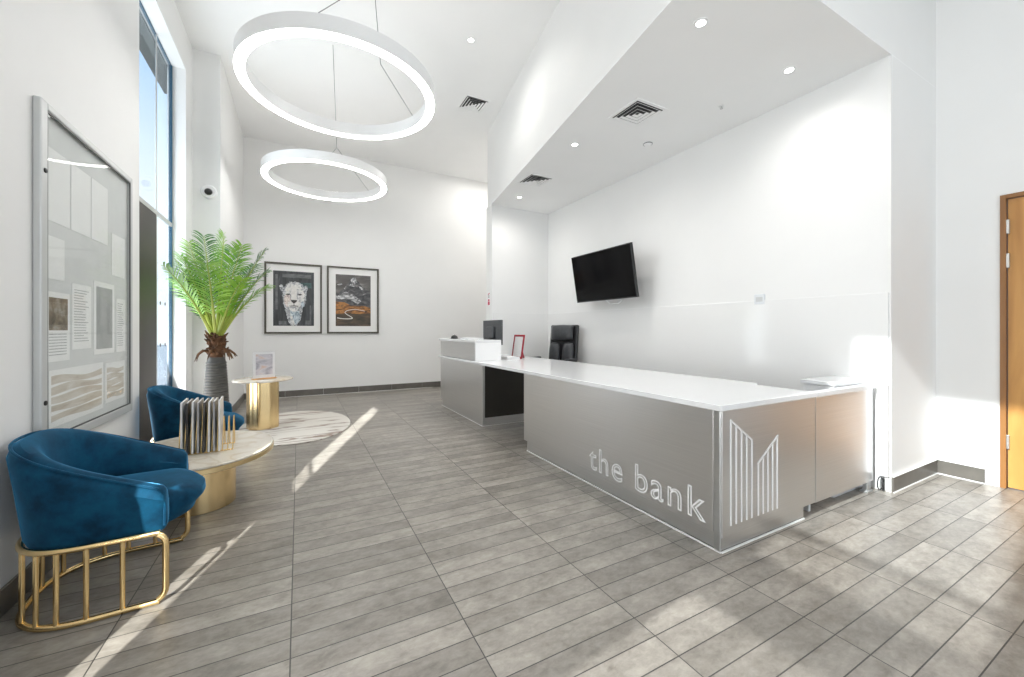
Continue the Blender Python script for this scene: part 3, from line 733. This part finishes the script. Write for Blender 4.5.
def lion(t, h):
    MB().box(-.30, .30, -.0135, -.012, .130, 1.040).build('print', M['photo_dark'], t)
    rnd = random.Random(3)
    for q, mm in (((-.17, .26, .935, .995), 'shop_light'), ((.10, .26, .77, .86), 'teal_print'), ((.235, .255, .18, .48), 'shop_light'), ((-.22, -.11, .15, .21), 'shop_light'), ((.17, .26, .15, .22), 'shop_light'), ((-.27, -.235, .40, .98), 'shop_light')):
        MB().box(q[0], q[1], -.0142, -.0135, q[2], q[3]).build('street_shape', M[mm], t)
    def ragged(pts, amp, sub=5):
        out = []; n = len(pts)
        for i in range(n):
            a, b = pts[i], pts[(i+1) % n]
            for k in range(sub):
                u = k/sub; out.append((a[0]+(b[0]-a[0])*u+rnd.uniform(-amp, amp), a[1]+(b[1]-a[1])*u+rnd.uniform(-amp, amp)))
        return out
    def piece(name, mat, pts, y, amp=.006, sub=4):
        m = MB(); poly(m, ragged(pts, amp, sub), y); m.build(name, M[mat], t)
    piece('mane', 'fur_mid', [(-.06, .865), (.05, .87), (.12, .83), (.175, .74), (.185, .63), (.165, .52), (.13, .42), (.10, .30), (.085, .20), (.05, .15), (.0, .13), (-.05, .15), (-.09, .22), (-.12, .34), (-.14, .45), (-.165, .55), (-.165, .66), (-.15, .76), (-.11, .83)], -.0150, .012)
    piece('ear', 'fur_mid', [(-.215, .79), (-.20, .73), (-.165, .69), (-.145, .75), (-.16, .80), (-.19, .815)], -.0152, .004)
    piece('ear', 'fur_mid', [(.20, .80), (.205, .74), (.175, .70), (.15, .75), (.155, .80), (.18, .815)], -.0152, .004)
    piece('brow', 'fur', [(-.05, .855), (.05, .86), (.11, .80), (.14, .72), (.13, .655), (.06, .67), (.035, .64), (-.035, .64), (-.06, .67), (-.125, .655), (-.135, .73), (-.10, .80)], -.0156, .006)
    piece('cheek', 'fur_warm', [(-.135, .64), (-.06, .655), (-.045, .56), (-.05, .50), (-.10, .44), (-.135, .50), (-.15, .57)], -.0158)
    piece('cheek', 'fur', [(.14, .64), (.06, .655), (.045, .56), (.05, .50), (.10, .44), (.14, .50), (.155, .57)], -.0158)
    piece('nose_bridge', 'fur_light', [(-.036, .82), (.036, .82), (.042, .68), (.046, .56), (.03, .53), (-.03, .53), (-.046, .56), (-.042, .68)], -.0162, .003)
    piece('muzzle', 'fur_light', [(-.085, .53), (-.04, .545), (0, .51), (.04, .545), (.085, .53), (.10, .48), (.075, .44), (0, .455), (-.075, .44), (-.10, .48)], -.0166, .003)
    piece('chin', 'fur', [(-.07, .435), (.07, .435), (.06, .39), (.02, .37), (-.03, .37), (-.06, .40)], -.0164, .004)
    piece('beard', 'fur_blue', [(-.06, .385), (.08, .385), (.095, .30), (.08, .22), (.04, .165), (.0, .14), (-.03, .17), (-.05, .25), (-.045, .32)], -.0160, .009)
    piece('beard_lock', 'fur', [(-.05, .30), (-.02, .30), (.0, .20), (.02, .15), (-.02, .135), (-.045, .17)], -.0163, .005)
    piece('mane_lock', 'fur_light', [(.09, .66), (.13, .70), (.165, .66), (.15, .60), (.11, .58)], -.0161, .008)
    piece('mane_lock', 'fur_blue', [(.10, .52), (.14, .55), (.155, .47), (.11, .42)], -.0161, .008)
    piece('mane_lock', 'fur_mid', [(-.03, .86), (.0, .79), (.03, .86)], -.0168, .004)
    m = MB(); poly(m, [(-.048, .562), (.048, .562), (.034, .53), (.008, .508), (-.008, .508), (-.034, .53)], -.0176); m.build('nose', M['fur_shadow'], t)
    m = MB(); poly(m, [(-.08, .462), (-.04, .468), (-.005, .472), (-.004, .508), (.004, .508), (.005, .472), (.04, .468), (.08, .462), (.05, .452), (0, .462), (-.05, .452)], -.0176); m.build('mouth', M['fur_shadow'], t)
    for sgn in (-1, 1):
        m = MB(); poly(m, [(sgn*.052, .648), (sgn*.075, .668), (sgn*.105, .666), (sgn*.122, .652), (sgn*.09, .640)], -.0176); m.build('eye', M['fur_shadow'], t)
        m = MB(); poly(m, [(sgn*.046, .57), (sgn*.040, .63), (sgn*.047, .65), (sgn*.056, .60)], -.0174); m.build('nose_shade', M['fur_mid'], t)
def mountain(t, h):
    MB().box(-.292, .292, -.0135, -.012, .130, 1.040).build('print', M['cloud_sky'], t)
    rnd = random.Random(5)
    m = MB(); rid = [(-.29, .70), (-.24, .72), (-.19, .76), (-.15, .80), (-.11, .87), (-.07, .90), (-.04, .96), (-.01, 1.0), (.03, .995), (.06, .94), (.09, .92), (.13, .86), (.17, .83), (.21, .79), (.25, .77), (.29, .74), (.29, .50), (-.29, .50)]
    poly(m, rid, -.0145); m.build('mountain', M['peak'], t)
    for pts_ in ([(-.05, .945), (-.02, .99), (.03, .992), (.055, .945), (.07, .90), (.045, .915), (.02, .87), (-.005, .92), (-.03, .90)], [(-.08, .86), (-.03, .885), (.03, .845), (.0, .83), (-.05, .84)], [(.09, .84), (.12, .85), (.16, .79), (.13, .78)]):
        m = MB(); poly(m, pts_, -.0152); m.build('snow', M['snow'], t)
    m = MB(); poly(m, [(-.27, .86), (-.20, .88), (-.18, .865), (-.24, .845)], -.0152); m.build('cloud', M['mist'], t)
    m = MB(); poly(m, [(-.29, .62), (-.22, .70), (-.12, .74), (-.06, .70), (0, .69), (.06, .64), (.13, .58), (.07, .52), (-.02, .58), (-.12, .62), (-.2, .60)], -.0158); m.build('mist', M['mist'], t)
    m = MB(); poly(m, [(-.292, .56), (-.15, .55), (-.05, .50), (.05, .49), (.15, .50), (.292, .46), (.292, .33), (-.292, .33)], -.0164); m.build('moor', M['moor'], t)
    m = MB(); poly(m, [(-.292, .34), (-.1, .36), (.1, .345), (.292, .36), (.292, .131), (-.292, .131)], -.0170); m.build('foreground', M['moor_dark'], t)
    path = [(-.27, .275), (-.2, .262), (-.1, .258), (-.02, .268), (-.05, .30), (-.11, .335), (-.14, .37), (-.10, .405), (0, .425), (.10, .42), (.20, .40)]
    # round the bends off
    pts = []
    for i in range(len(path)-1):
        p0 = path[max(i-1, 0)]; p1 = path[i]; p2 = path[i+1]; p3 = path[min(i+2, len(path)-1)]
        for k in range(6):
            u = k/6
            pts.append(tuple(.5*((2*p1[c])+(-p0[c]+p2[c])*u+(2*p0[c]-5*p1[c]+4*p2[c]-p3[c])*u*u+(-p0[c]+3*p1[c]-3*p2[c]+p3[c])*u**3) for c in (0, 1)))
    up = []; dn = []
    for i, p in enumerate(pts):
        a = pts[max(i-1, 0)]; b = pts[min(i+1, len(pts)-1)]; d = Vector((b[0]-a[0], b[1]-a[1])).normalized()
        w = .008*(1-.5*i/len(pts)); up.append((p[0]-d.y*w, p[1]+d.x*w)); dn.append((p[0]+d.y*w, p[1]-d.x*w))
    m = MB()
    for i in range(len(pts)-1): poly(m, [dn[i], dn[i+1], up[i+1], up[i]], -.0178)
    m.build('road', M['road'], t)
picture(-.496, .35, 1.06, 2.236, 'framed print of a pale lion head on a dark street, left of the pair', lion)
picture(.429, 1.29, 1.06, 2.236, 'framed print of a dark mountain over orange moorland, right of the pair', mountain)

# ------------------------------------------------------------------ notice board on the left wall
bo = (XL, 3.072, .573)
nb = thing('notice_board', 'tall silver-framed glazed notice board on the left wall', 'notice board', bo)
BW, BH, BD = .5475, 1.577, .03
f = MB()
f.box(0, BD, -BW, -BW+.055, 0, BH).box(0, BD, BW-.03, BW, 0, BH).box(0, BD, -BW+.055, BW-.03, 0, .05).box(0, BD, -BW+.055, BW-.03, BH-.035, BH)
f.build('frame', M['silver_paint'], nb, bevel=.006)
f = MB(); i0, i1, j0, j1 = -BW+.055, BW-.03, .05, BH-.035
f.box(.022, .027, i0, i0+.006, j0, j1).box(.022, .027, i1-.006, i1, j0, j1).box(.022, .027, i0, i1, j1-.008, j1).box(.022, .027, i0, i1, j0, j0+.006)
f.build('gasket', M['black'], nb)
MB().box(.0, .008, -BW+.055, BW-.03, .05, BH-.035).build('back_panel', simple('notice_board_felt', (.70, .71, .71), .8, noise=.03), nb)
MB().box(.018, .022, -BW+.055, BW-.03, .05, BH-.035).build('glass', M['board_glass'], nb)
for z in (1.26, .22):
    o = MB().lathe([(.011, 0), (.011, .006), (.006, .008)], 16).build('lock', M['black'], nb, smooth=True); o.rotation_euler = (0, rad(90), 0); o.location = (BD-.002, -BW+.028, z)
def notice(y0, y1, z0, z1, label, kind):
    y0 += .075; y1 += .075
    t = thing('notice_sheet', label, 'notice', (XL+.0085, (y0+y1)/2, z0), 0, 'paper notices inside the notice board')
    w = (y1-y0)/2; h = z1-z0
    MB().box(0, .0015, -w, w, 0, h).build('paper', M['matt_white'], t)
    m = MB(); rnd = random.Random(int(y0*1000+z0*77))
    if kind == 'text':
        z = h-.03
        while z > .03:
            m.box(.0015, .0019, -w+.02, -w+.02+(2*w-.04)*rnd.uniform(.55, 1), z-.004, z); z -= .014
        m.build('print', M['ink'], t)
    elif kind == 'photo':
        m.box(.0015, .0019, -w+.02, w-.02, h*.45, h*.92); m.build('picture', M['rock'], t)
        m = MB(); z = h*.40
        while z > .03:
            m.box(.0015, .0019, -w+.02, w-.03, z-.004, z); z -= .014
        m.build('print', M['ink'], t)
    elif kind == 'landscape':
        for k in range(5):
            zz = h*(.10+.16*k); pts = [(-w+.02+(2*w-.04)*i/14, zz+h*.02*math.sin(i*.45+k*1.7)) for i in range(15)]
            pts2 = [(p[0], p[1]+h*(.125+.025*math.sin(p[0]*9+k))) for p in pts]
            for i in range(14):
                a, b, c, d = pts[i], pts[i+1], pts2[i+1], pts2[i]
                m.add([(.0019, q[0], q[1]) for q in (a, b, c, d)]+[(.0012, q[0], q[1]) for q in (a, b, c, d)], [(0, 1, 2, 3), (7, 6, 5, 4), (0, 4, 5, 1), (1, 5, 6, 2), (2, 6, 7, 3), (3, 7, 4, 0)])
        m.build('picture', M['beige_print'], t)
    elif kind == 'framed':
        b = .03
        m.box(.0015, .0019, -w+b, w-b, b, h-b); m.build('picture', M['print_light'], t)
M['rock'] = ramp_mat('brown_photo', [(.3, (.06, .05, .04)), (.5, (.22, .17, .12)), (.7, (.42, .40, .36))], 14, (1, 1, 1))
M['beige_print'] = ramp_mat('beige_strata', [(.3, (.50, .43, .36)), (.5, (.62, .57, .50)), (.7, (.72, .69, .65))], 5, (1, 1, 6))
M['print_light'] = simple('pale_grey_print', (.42, .43, .43), .6, noise=.12, nscale=10)
ys = [2.55, 2.76, 2.985, 3.21]
lb = ['blank-looking white sheet, first of the top row in the notice board', 'blank-looking white sheet, middle of the top row in the notice board', 'blank-looking white sheet, last of the top row in the notice board']
for i in range(3): notice(ys[i]+.004, ys[i+1]-.006, 1.63, 1.97, lb[i], 'plain')
notice(2.535, 2.70, 1.36, 1.56, 'small plain white sheet at the near edge of the notice board above the photo leaflet', 'plain')
notice(3.26, 3.47, 1.46, 1.72, 'plain white sheet at the far edge of the notice board, upper part', 'plain')
notice(2.54, 2.75, .97, 1.30, 'notice with a brown photograph and print at the near edge of the notice board', 'photo')
notice(2.775, 2.985, 1.02, 1.36, 'printed page of text in the middle of the notice board', 'text')
notice(3.02, 3.30, .98, 1.40, 'white notice with a grey picture panel toward the far edge of the notice board', 'framed')
notice(3.33, 3.48, .98, 1.32, 'narrow printed page at the far edge of the notice board', 'text')
notice(2.56, 3.14, .66, .93, 'wide poster with beige wavy bands low in the notice board', 'landscape')
notice(3.17, 3.47, .68, .92, 'smaller poster with beige bands low at the far side of the notice board', 'landscape')

# ------------------------------------------------------------------ tub chairs
def make_chair():
    root = thing('tub_armchair', 'teal velvet tub armchair on a gold barred base, nearest the camera', 'armchair', (0, 0, 0), 0, 'teal velvet tub armchairs')
    u0, A, B, UE = -.07, .30, .312, .105
    def plan(s, off=0.0):       # s in [-1,1]: -1 near arm end, 0 back, +1 far arm end; off outward
        pts_len = UE-u0
        Ls = pts_len; La = 1.35*A+.35*B
        tot = Ls+La
        a = abs(s)*tot; sg = -1 if s < 0 else 1
        if a <= La:
            th = a/La*PI/2
            e = 2/2.5
            u = u0-A*math.cos(th)**e; v = B*math.sin(th)**e
            # outward normal of the superellipse
            nu = -(max(math.cos(th), 1e-4)**(2-e))/A; nv = (max(math.sin(th), 1e-4)**(2-e))/B
            l = math.hypot(nu, nv); nu /= l; nv /= l
        else:
            u = u0+(a-La); v = B; nu, nv = 0, 1
        return u+nu*off, sg*(v+nv*off)
    def top(u): return max(.455, min(.695, .69-.44*(u+.36)))
    N = 64
    loops_ = []; pip = []; pip2 = []
    for i in range(N+1):
        s = -1+2*i/N
        u, v = plan(s); zt = top(u)
        end = 1.0
        prof = [(-.060, .285), (-.042, .292), (-.032, .315), (-.010, (.34+zt)/2), (.006, zt-.05), (-.004, zt-.018), (-.028, zt-.002), (-.055, zt-.006), (-.075, zt-.024), (-.088, zt-.06), (-.10, (zt+.38)/2), (-.105, .38), (-.105, .30), (-.09, .285)]
        l = []
        for off, z in prof:
            a, b = plan(s, off); l.append((a, b, z))
        loops_.append(l)
        a, b = plan(s, -.004); pip.append((a, b, zt-.010))
    # round the two arm fronts off
    def caploop(l, du, k):
        c = Vector((sum(p[0] for p in l)/len(l), sum(p[1] for p in l)/len(l), sum(p[2] for p in l)/len(l)))
        return [tuple(c+(Vector(p)-c)*k+Vector((du, 0, 0))) for p in l]
    a, b = loops_[0], loops_[-1]
    loops_ = [caploop(a, .022, .55), caploop(a, .019, .80), caploop(a, .010, .94)]+loops_+[caploop(b, .010, .94), caploop(b, .019, .80), caploop(b, .022, .55)]
    MB().loops(loops_).build('shell', M['velvet'], root, smooth=True)
    # piping along the outer top edge and down the arm fronts
    sA = [(UE+.012, -B+.012, top(UE)-.035), (UE+.018, -B+.022, .40), (UE+.018, -B+.02, .32)]
    sB = [(UE+.012, B-.012, top(UE)-.035), (UE+.018, B-.022, .40), (UE+.018, B-.02, .32)]
    MB().tube(sA[::-1]+pip+sB, .0055, 8).build('piping', M['velvet'], root, smooth=True)
    # seat deck and cushion
    def dloop(k, z, front, bk=.0):
        l = []; n = 40
        for i in range(n+1):
            s = -1+2*i/n; uu, vv = plan(s, -.112+bk)
            l.append((uu, vv*1.0, z))
        # bowed front edge
        fw = B-.112+bk
        for i in range(1, 12):
            t = i/12; vv = fw*(1-2*t); l.append((UE+front*(1-abs(1-2*t)**3), vv, z))
        c = Vector((-.03, 0, z))
        return [tuple(c+(Vector(p)-c)*k) for p in l]
    MB().loops([dloop(.9, .280, .0), dloop(.95, .31, .0), dloop(.95, .335, .0)]).build('seat_deck', M['velvet'], root, smooth=True)
    cu = [dloop(.96, .288, .075, .006), dloop(.985, .295, .088, .006), dloop(1.0, .318, .092, .006), dloop(1.015, .35, .118, .006), dloop(1.01, .38, .116, .006), dloop(.985, .402, .096, .006), dloop(.93, .417, .085, .006), dloop(.8, .427, .075, .006), dloop(.5, .434, .07, .006), dloop(.2, .436, .07, .006)]
    MB().loops(cu).build('seat_cushion', M['velvet'], root, smooth=True)
    # base: two bent gold tubes joined at the arm fronts, with upright bars
    rr = .0115; n = 44; o2 = -.026
    def rail(z): return [plan(-1+2*i/n, o2)+(z,) for i in range(n+1)]
    zt, zb = .292, .0125; R_ = .05
    T = rail(zt); Bm = rail(zb)
    def corner(side):
        p = T[0] if side < 0 else T[-1]
        u, v = p[0]-.03, p[1]; out = []
        for k in range(7):
            a = PI/2*k/6; out.append((u+R_*math.sin(a), v, zt-R_+R_*math.cos(a)))
        for k in range(7):
            a = PI/2*k/6; out.append((u+R_*math.cos(a), v, zb+R_-R_*math.sin(a)))
        return out
    path = T+corner(1)[1:-1]+Bm[::-1]+corner(-1)[::-1][1:-1]
    fr = MB().tube(path, rr, 10, closed=True).build('base_frame', M['gold'], root, smooth=True)
    for s in (-.84, -.71, -.58, -.45, -.29, -.10, .10, .29, .45, .58, .71, .84):
        u, v = plan(s, o2)
        MB().tube([(u, v, zb), (u, v, zt)], .0085, 10).build('upright_bar', M['gold'], fr, smooth=True)
    return root
ch = make_chair(); ch.location = (-.628, 2.395, 0); ch.rotation_euler = (0, 0, rad(4))
dup(ch, (-.628, 3.975, 0), rad(4), 'teal velvet tub armchair on a gold barred base, behind the coffee table by the palm')

# ------------------------------------------------------------------ coffee table, rack, side table, rug
ct = thing('coffee_table', 'low round coffee table with a cream top and a gold drum base', 'table', (-.56, 3.20, 0))
MB().lathe([(.185, 0), (.19, .004), (.19, .318)], 64).build('drum_base', M['gold_drum'], ct, smooth=True)
MB().lathe([(.43, .318), (.437, .322), (.437, .346), (.433, .348)], 80, sx=.93, sy=1.08).build('rim', M['gold_rim'], ct, smooth=True)
MB().lathe([(.431, .348), (.434, .351), (.434, .358), (.430, .362)], 80, sx=.93, sy=1.08).build('tabletop', M['cream_stone'], ct, smooth=True)

rk = thing('magazine_rack', 'gold wire magazine rack standing on the coffee table', 'rack', (-.495, 3.14, .3625), rad(3))
n = 11; dx = .0265
for i in range(n):
    x = -.145+dx*i
    MB().tube([(x, -.085, .0035), (x+.002, -.012, .20 if i > 7 else .29), (x+.002, .012, .20 if i > 7 else .29), (x, .085, .0035)], .0032, 6).build('wire_loop', M['wire_gold'], rk, smooth=True)
for y in (-.085, .085):
    MB().tube([(-.147, y, .0035), (-.145+dx*(n-1)+.002, y, .0035)], .0035, 6).build('base_rod', M['wire_gold'], rk, smooth=True)
M['mag_a'] = simple('silver_white_cover', (.72, .72, .73), .25, noise=.12, nscale=12)
M['mag_b'] = simple('dark_cover', (.06, .055, .055), .3, noise=.4, nscale=8)
M['mag_c'] = simple('grey_cover', (.34, .34, .36), .3, noise=.3, nscale=9)
cols = ['first, pale cover', 'second, dark cover', 'third, pale cover', 'fourth, grey cover', 'fifth, dark cover', 'sixth, pale cover', 'seventh, grey cover', 'eighth, pale cover']
for i, c in enumerate(cols):
    x = -.495-.145+dx*i+.0132
    t = thing('magazine', 'upright magazine in the gold rack, '+c+' counting from the left', 'magazine', (x, 3.14, .370), rad(3), 'magazines in the gold wire rack')
    a = Matrix.Rotation(rad(random.uniform(-.4, .6)), 4, 'Y')
    cm = M['mag_b'] if 'dark' in c else M['mag_c'] if 'grey' in c else M['mag_a']
    z1 = .31+random.uniform(-.004, .004)
    MB().box(-.0045, -.0035, -.105, .105, .0, z1, mat=a).box(.0035, .0045, -.105, .105, .0, z1, mat=a).box(-.0035, .0035, -.105, -.1035, .0, z1, mat=a).build('cover', cm, t)
    MB().box(-.0033, .0033, -.1033, .104, .004, z1-.002, mat=a).build('pages', M['matt_white'], t)

st = thing('side_table', 'small side table with a pale stone top and a gold drum base near the palm', 'table', (-.36, 5.36, .0105))
def flute(n, R_, d, z):
    return [((R_-d*(.5+.5*math.cos(9*2*PI*k/n)))*math.cos(2*PI*k/n), (R_-d*(.5+.5*math.cos(9*2*PI*k/n)))*math.sin(2*PI*k/n), z) for k in range(n)]
MB().loops([flute(144, .162, .008, 0), flute(144, .162, .008, .535)]).build('drum_base', M['gold_drum'], st, smooth=True)
MB().lathe([(.29, .535), (.298, .539), (.298, .552), (.292, .557)], 72).build('tabletop', M['pale_stone'], st, smooth=True)
sg = thing('acrylic_sign_stand', 'small clear sign stand with a blurred picture card on the side table', 'sign', (-.345, 5.27, .5685), rad(28))
W_, H_ = .118, .31
MB().box(-W_, W_, -.005, -.0035, .012, H_).box(-W_, W_, .0035, .005, .012, H_).build('acrylic_sheet', M['acrylic'], sg)
MB().box(-W_+.003, W_-.003, -.0025, .0025, .014, H_-.004).build('card', M['matt_white'], sg)
M['haze_print'] = ramp_mat('lavender_peach_print', [(.3, (.70, .52, .42)), (.45, (.74, .71, .74)), (.6, (.40, .39, .44)), (.72, (.74, .74, .77))], 5, (1.2, 1, 2.2), detail=2)
MB().box(-W_+.03, W_-.03, -.0032, -.0026, .05, H_-.03).build('picture', M['haze_print'], sg)
MB().box(-W_, W_, -.035, .035, 0, .014).build('base_strip', M['wood_base'], sg, bevel=.003)

ru = MB().lathe([(1.0, .002), (1.0, .008), (.99, .010)], 96, sx=.585, sy=.88)
ru = ru.build('round_rug', M['rug'], loc=(-.03, 5.31, 0), smooth=True)
tag(ru, 'round marble-patterned rug on the floor under the side table', 'rug')

# ------------------------------------------------------------------ palm
pl = thing('potted_palm', 'tall artificial palm in a ribbed grey pot beside the window', 'plant', (-.735, 4.95, 0))
prof = [(.098, 0), (.108, .01)]
z = .02
while z < .80:
    r = .117-.038*(z/.85)**1.5 if z > .25 else .108+.003*(z/.25)
    prof += [(r-.005, z), (r+.003, z+.009), (r+.003, z+.017), (r-.005, z+.026)]; z += .028
prof += [(.076, .82), (.072, .845), (.055, .845)]
MB().lathe(prof, 40).build('pot', M['pot'], pl, smooth=True)
tk = MB().lathe([(.056, .83), (.06, .87), (.064, .93), (.062, 1.0), (.05, 1.06), (.03, 1.10)], 20)
rnd = random.Random(11)
for i in range(70):                       # shaggy stubs of old fronds
    a = rnd.uniform(0, 2*PI); z = .87+.21*(i/70); r = .058
    e = Vector((math.cos(a), math.sin(a), 0)); l = rnd.uniform(.02, .045)
    tk.tube([e*(r-.01)+Vector((0, 0, z)), e*(r+l*.5)+Vector((0, 0, z+.012)), e*(r+l)+Vector((0, 0, z+rnd.uniform(.0, .05)))], [.014, .011, .004], 6)
for i in range(12):
    a = rnd.uniform(0, 2*PI); e = Vector((math.cos(a), math.sin(a), 0)); z = .90
    tk.tube([e*.06+Vector((0, 0, z)), e*.11+Vector((0, 0, z+.015)), e*.15+Vector((0, 0, z-.02)), e*rnd.uniform(.15, .18)+Vector((0, 0, z-rnd.uniform(.05, .10)))], [.012, .012, .008, .003], 6)
tk.build('trunk', M['fibre'], pl, smooth=True)
cR = Vector((.8817, -.4718, 0)); cF = Vector((.4718, .8817, 0)); cZ = Vector((0, 0, 1))
def frond(sx, sz, dep, dark, droop=.10, L_=None):
    base = Vector((0, 0, 1.03)); tip = base+cR*sx+cF*dep+cZ*(sz+.21)
    d = tip-base; n = 44
    stalk = []; 
    side_axis = d.cross(cZ)
    if side_axis.length < .05: side_axis = cR.copy()
    side_axis.normalize()
    b0 = base+Vector((d.x, d.y, 0))*.05
    for i in range(n+1):
        t = i/n
        p = b0+d*t+cZ*(droop*4*t*(1-t))*.6+cZ*(-droop*.25*t*t)
        stalk.append(p)
    m = MB(); m.tube(stalk, [.017*(1-i/n)**1.6+.0022 for i in range(n+1)], 6, mi=1)
    tot = d.length
    for i in range(12, n+1):
        t = i/n; p = stalk[i]; tg = (stalk[min(i+1, n)]-stalk[max(i-1, 0)]).normalized()
        ll = (.235*math.sin(PI*min(1, (t-.18)/.90))**.6+.03)*min(1.0, tot/.8)*(.82 if sx < -.29 else 1)
        nrm = side_axis.cross(tg).normalized()
        for s in (-1, 1):
            out = (side_axis*s*.72+tg*.72+nrm*.15+Vector((rnd.uniform(-.1, .1), rnd.uniform(-.1, .1), rnd.uniform(-.12, .08)))).normalized()
            tip_ = p+out*ll
            lim = -.36 if tip_.y < .22 else -.275
            if tip_.x < lim: ll *= max(.15, min(1, (p.x-lim)/max(1e-4, p.x-tip_.x)))
            if tip_.y > .53 and tip_.x < -.03: ll *= max(.15, min(1, (.53-p.y)/max(1e-4, tip_.y-p.y)))
            w = .0060
            q = [p]; k = 4
            for j in range(1, k+1):
                u = j/k; q.append(p+out*ll*u-cZ*(.34*ll*u*u))
            wd = tg.cross(out).cross(out).normalized()
            ws = [.35, 1, 1, .7, .05]
            vs = []
            for j, pt in enumerate(q): vs += [pt+wd*w*ws[j], pt-wd*w*ws[j]]
            m.add(vs, [(2*j, 2*j+1, 2*j+3, 2*j+2) for j in range(k)], 0)
    m.build('frond', [M['leaf_dark'] if dark else M['leaf'], M['stalk']], pl)
for a in ((-.16, .86, .05, True), (.06, .86, .02, False), (-.33, .80, .08, False), (-.38, .62, -.02, True), (-.38, .46, -.05, False), (-.36, .30, .0, True), (-.30, .64, -.05, False), (.28, .74, -.05, False), (.34, .74, .2, True),
          (.36, .52, .2, True), (-.24, .40, .05, True), (.40, .36, .15, False), (.33, .40, -.12, False), (.20, .50, -.38, False), (-.14, .48, -.42, False), (.10, .62, .40, True), (-.02, .78, .25, True)):
    frond(*a)
# ------------------------------------------------------------------ light
S = bpy.context.scene
w = bpy.data.worlds.new('sky'); S.world = w; w.use_nodes = True
nt = w.node_tree; bg = nt.nodes['Background']
tc = nt.nodes.new('ShaderNodeTexCoord'); sx = nt.nodes.new('ShaderNodeSeparateXYZ'); cr = nt.nodes.new('ShaderNodeValToRGB')
e = cr.color_ramp.elements
e[0].position = 0.0; e[0].color = (.86, .92, 1.0, 1); e[1].position = .80; e[1].color = (.12, .28, .65, 1)
k = e.new(.22); k.color = (.92, .96, 1.0, 1); k = e.new(.34); k.color = (.74, .86, 1.0, 1); k = e.new(.45); k.color = (.48, .68, .98, 1); k = e.new(.60); k.color = (.30, .52, .92, 1)
nt.links.new(tc.outputs['Generated'], sx.inputs[0]); nt.links.new(sx.outputs['Z'], cr.inputs['Fac']); nt.links.new(cr.outputs['Color'], bg.inputs['Color'])
bg.inputs['Strength'].default_value = 1.25

def sun(name, d, energy, angle, col):
    l = bpy.data.lights.new(name, 'SUN'); l.energy = energy; l.angle = rad(angle); l.color = col
    o = bpy.data.objects.new(name, l); C.objects.link(o)
    o.rotation_euler = Vector(d).to_track_quat('-Z', 'Y').to_euler(); return o
sun('sunlight', (.38, 1, -.633*1.07), 24.0, .5, (1, .95, .88))
# low sun thrown back by the glazed facade across the street, through window_1
dv = Vector((1, .107, -.615)).normalized()
sl = bpy.data.lights.new('street_reflection', 'SPOT'); sl.energy = 400000; sl.spot_size = rad(5.0); sl.spot_blend = .1; sl.shadow_soft_size = .45; sl.color = (1, .97, .92)
so = bpy.data.objects.new('street_reflection', sl); C.objects.link(so)
so.location = Vector((-1.1, .45, 2.0))-dv*60; so.rotation_euler = dv.to_track_quat('-Z', 'Y').to_euler()
def area(name, loc, d, sx_, sy_, energy, col=(1, 1, 1), spread=180):
    l = bpy.data.lights.new(name, 'AREA'); l.shape = 'RECTANGLE'; l.size = sx_; l.size_y = sy_; l.energy = energy; l.color = col; l.spread = rad(spread)
    o = bpy.data.objects.new(name, l); C.objects.link(o); o.location = loc
    o.rotation_euler = Vector(d).to_track_quat('-Z', 'Y').to_euler(); return o
area('rear_fill', ((RX0+RX1)/2, YR-.25, 1.65), (0, 1, 0), 3.5, 3.0, 52, (1, .985, .97))  # unseen fill lamp added outside the rear opening for ambient light
area('alcove_fill', (3.5, 6.55, ZC-.05), (0, 0, -1), 1.4, 1.4, 24, (1, .98, .95))  # unseen fill lamp added behind the bulkhead to lift the back wall
area('lobby_fill', (1.6, -1.1, ZC-.05), (0, 0, -1), 3.0, 1.6, 32, (1, .98, .95))  # unseen fill lamp added overhead behind the camera
area('window_daylight', (XL-.4, .56, 1.9), (1, 0, .45), .6, 3.6, 92, (1, .99, .97))
area('window_daylight', (XL-.55, 4.54, 1.9), (1, 0, .35), 1.3, 3.6, 67, (1, .99, .97))

# ------------------------------------------------------------------ camera and colour
cd = bpy.data.cameras.new('camera'); cam = bpy.data.objects.new('camera', cd); C.objects.link(cam)
cam.location = (0, 0, 1.12); cam.rotation_euler = (rad(90), 0, rad(-28.15))
cd.sensor_width = 36; cd.lens = 398.2/1024*36; cd.shift_y = -(338.5-330)/1024; cd.clip_start = .02
S.camera = cam
S.view_settings.view_transform = 'Standard'; S.view_settings.look = 'None'
S.view_settings.gamma = 1; S.view_settings.exposure = 0.13; S.view_settings.use_curve_mapping = False
S.cycles.max_bounces = 10; S.cycles.diffuse_bounces = 6; S.cycles.glossy_bounces = 5; S.cycles.transparent_max_bounces = 12
S.cycles.caustics_reflective = False; S.cycles.caustics_refractive = False
S.cycles.sample_clamp_indirect = 4.0
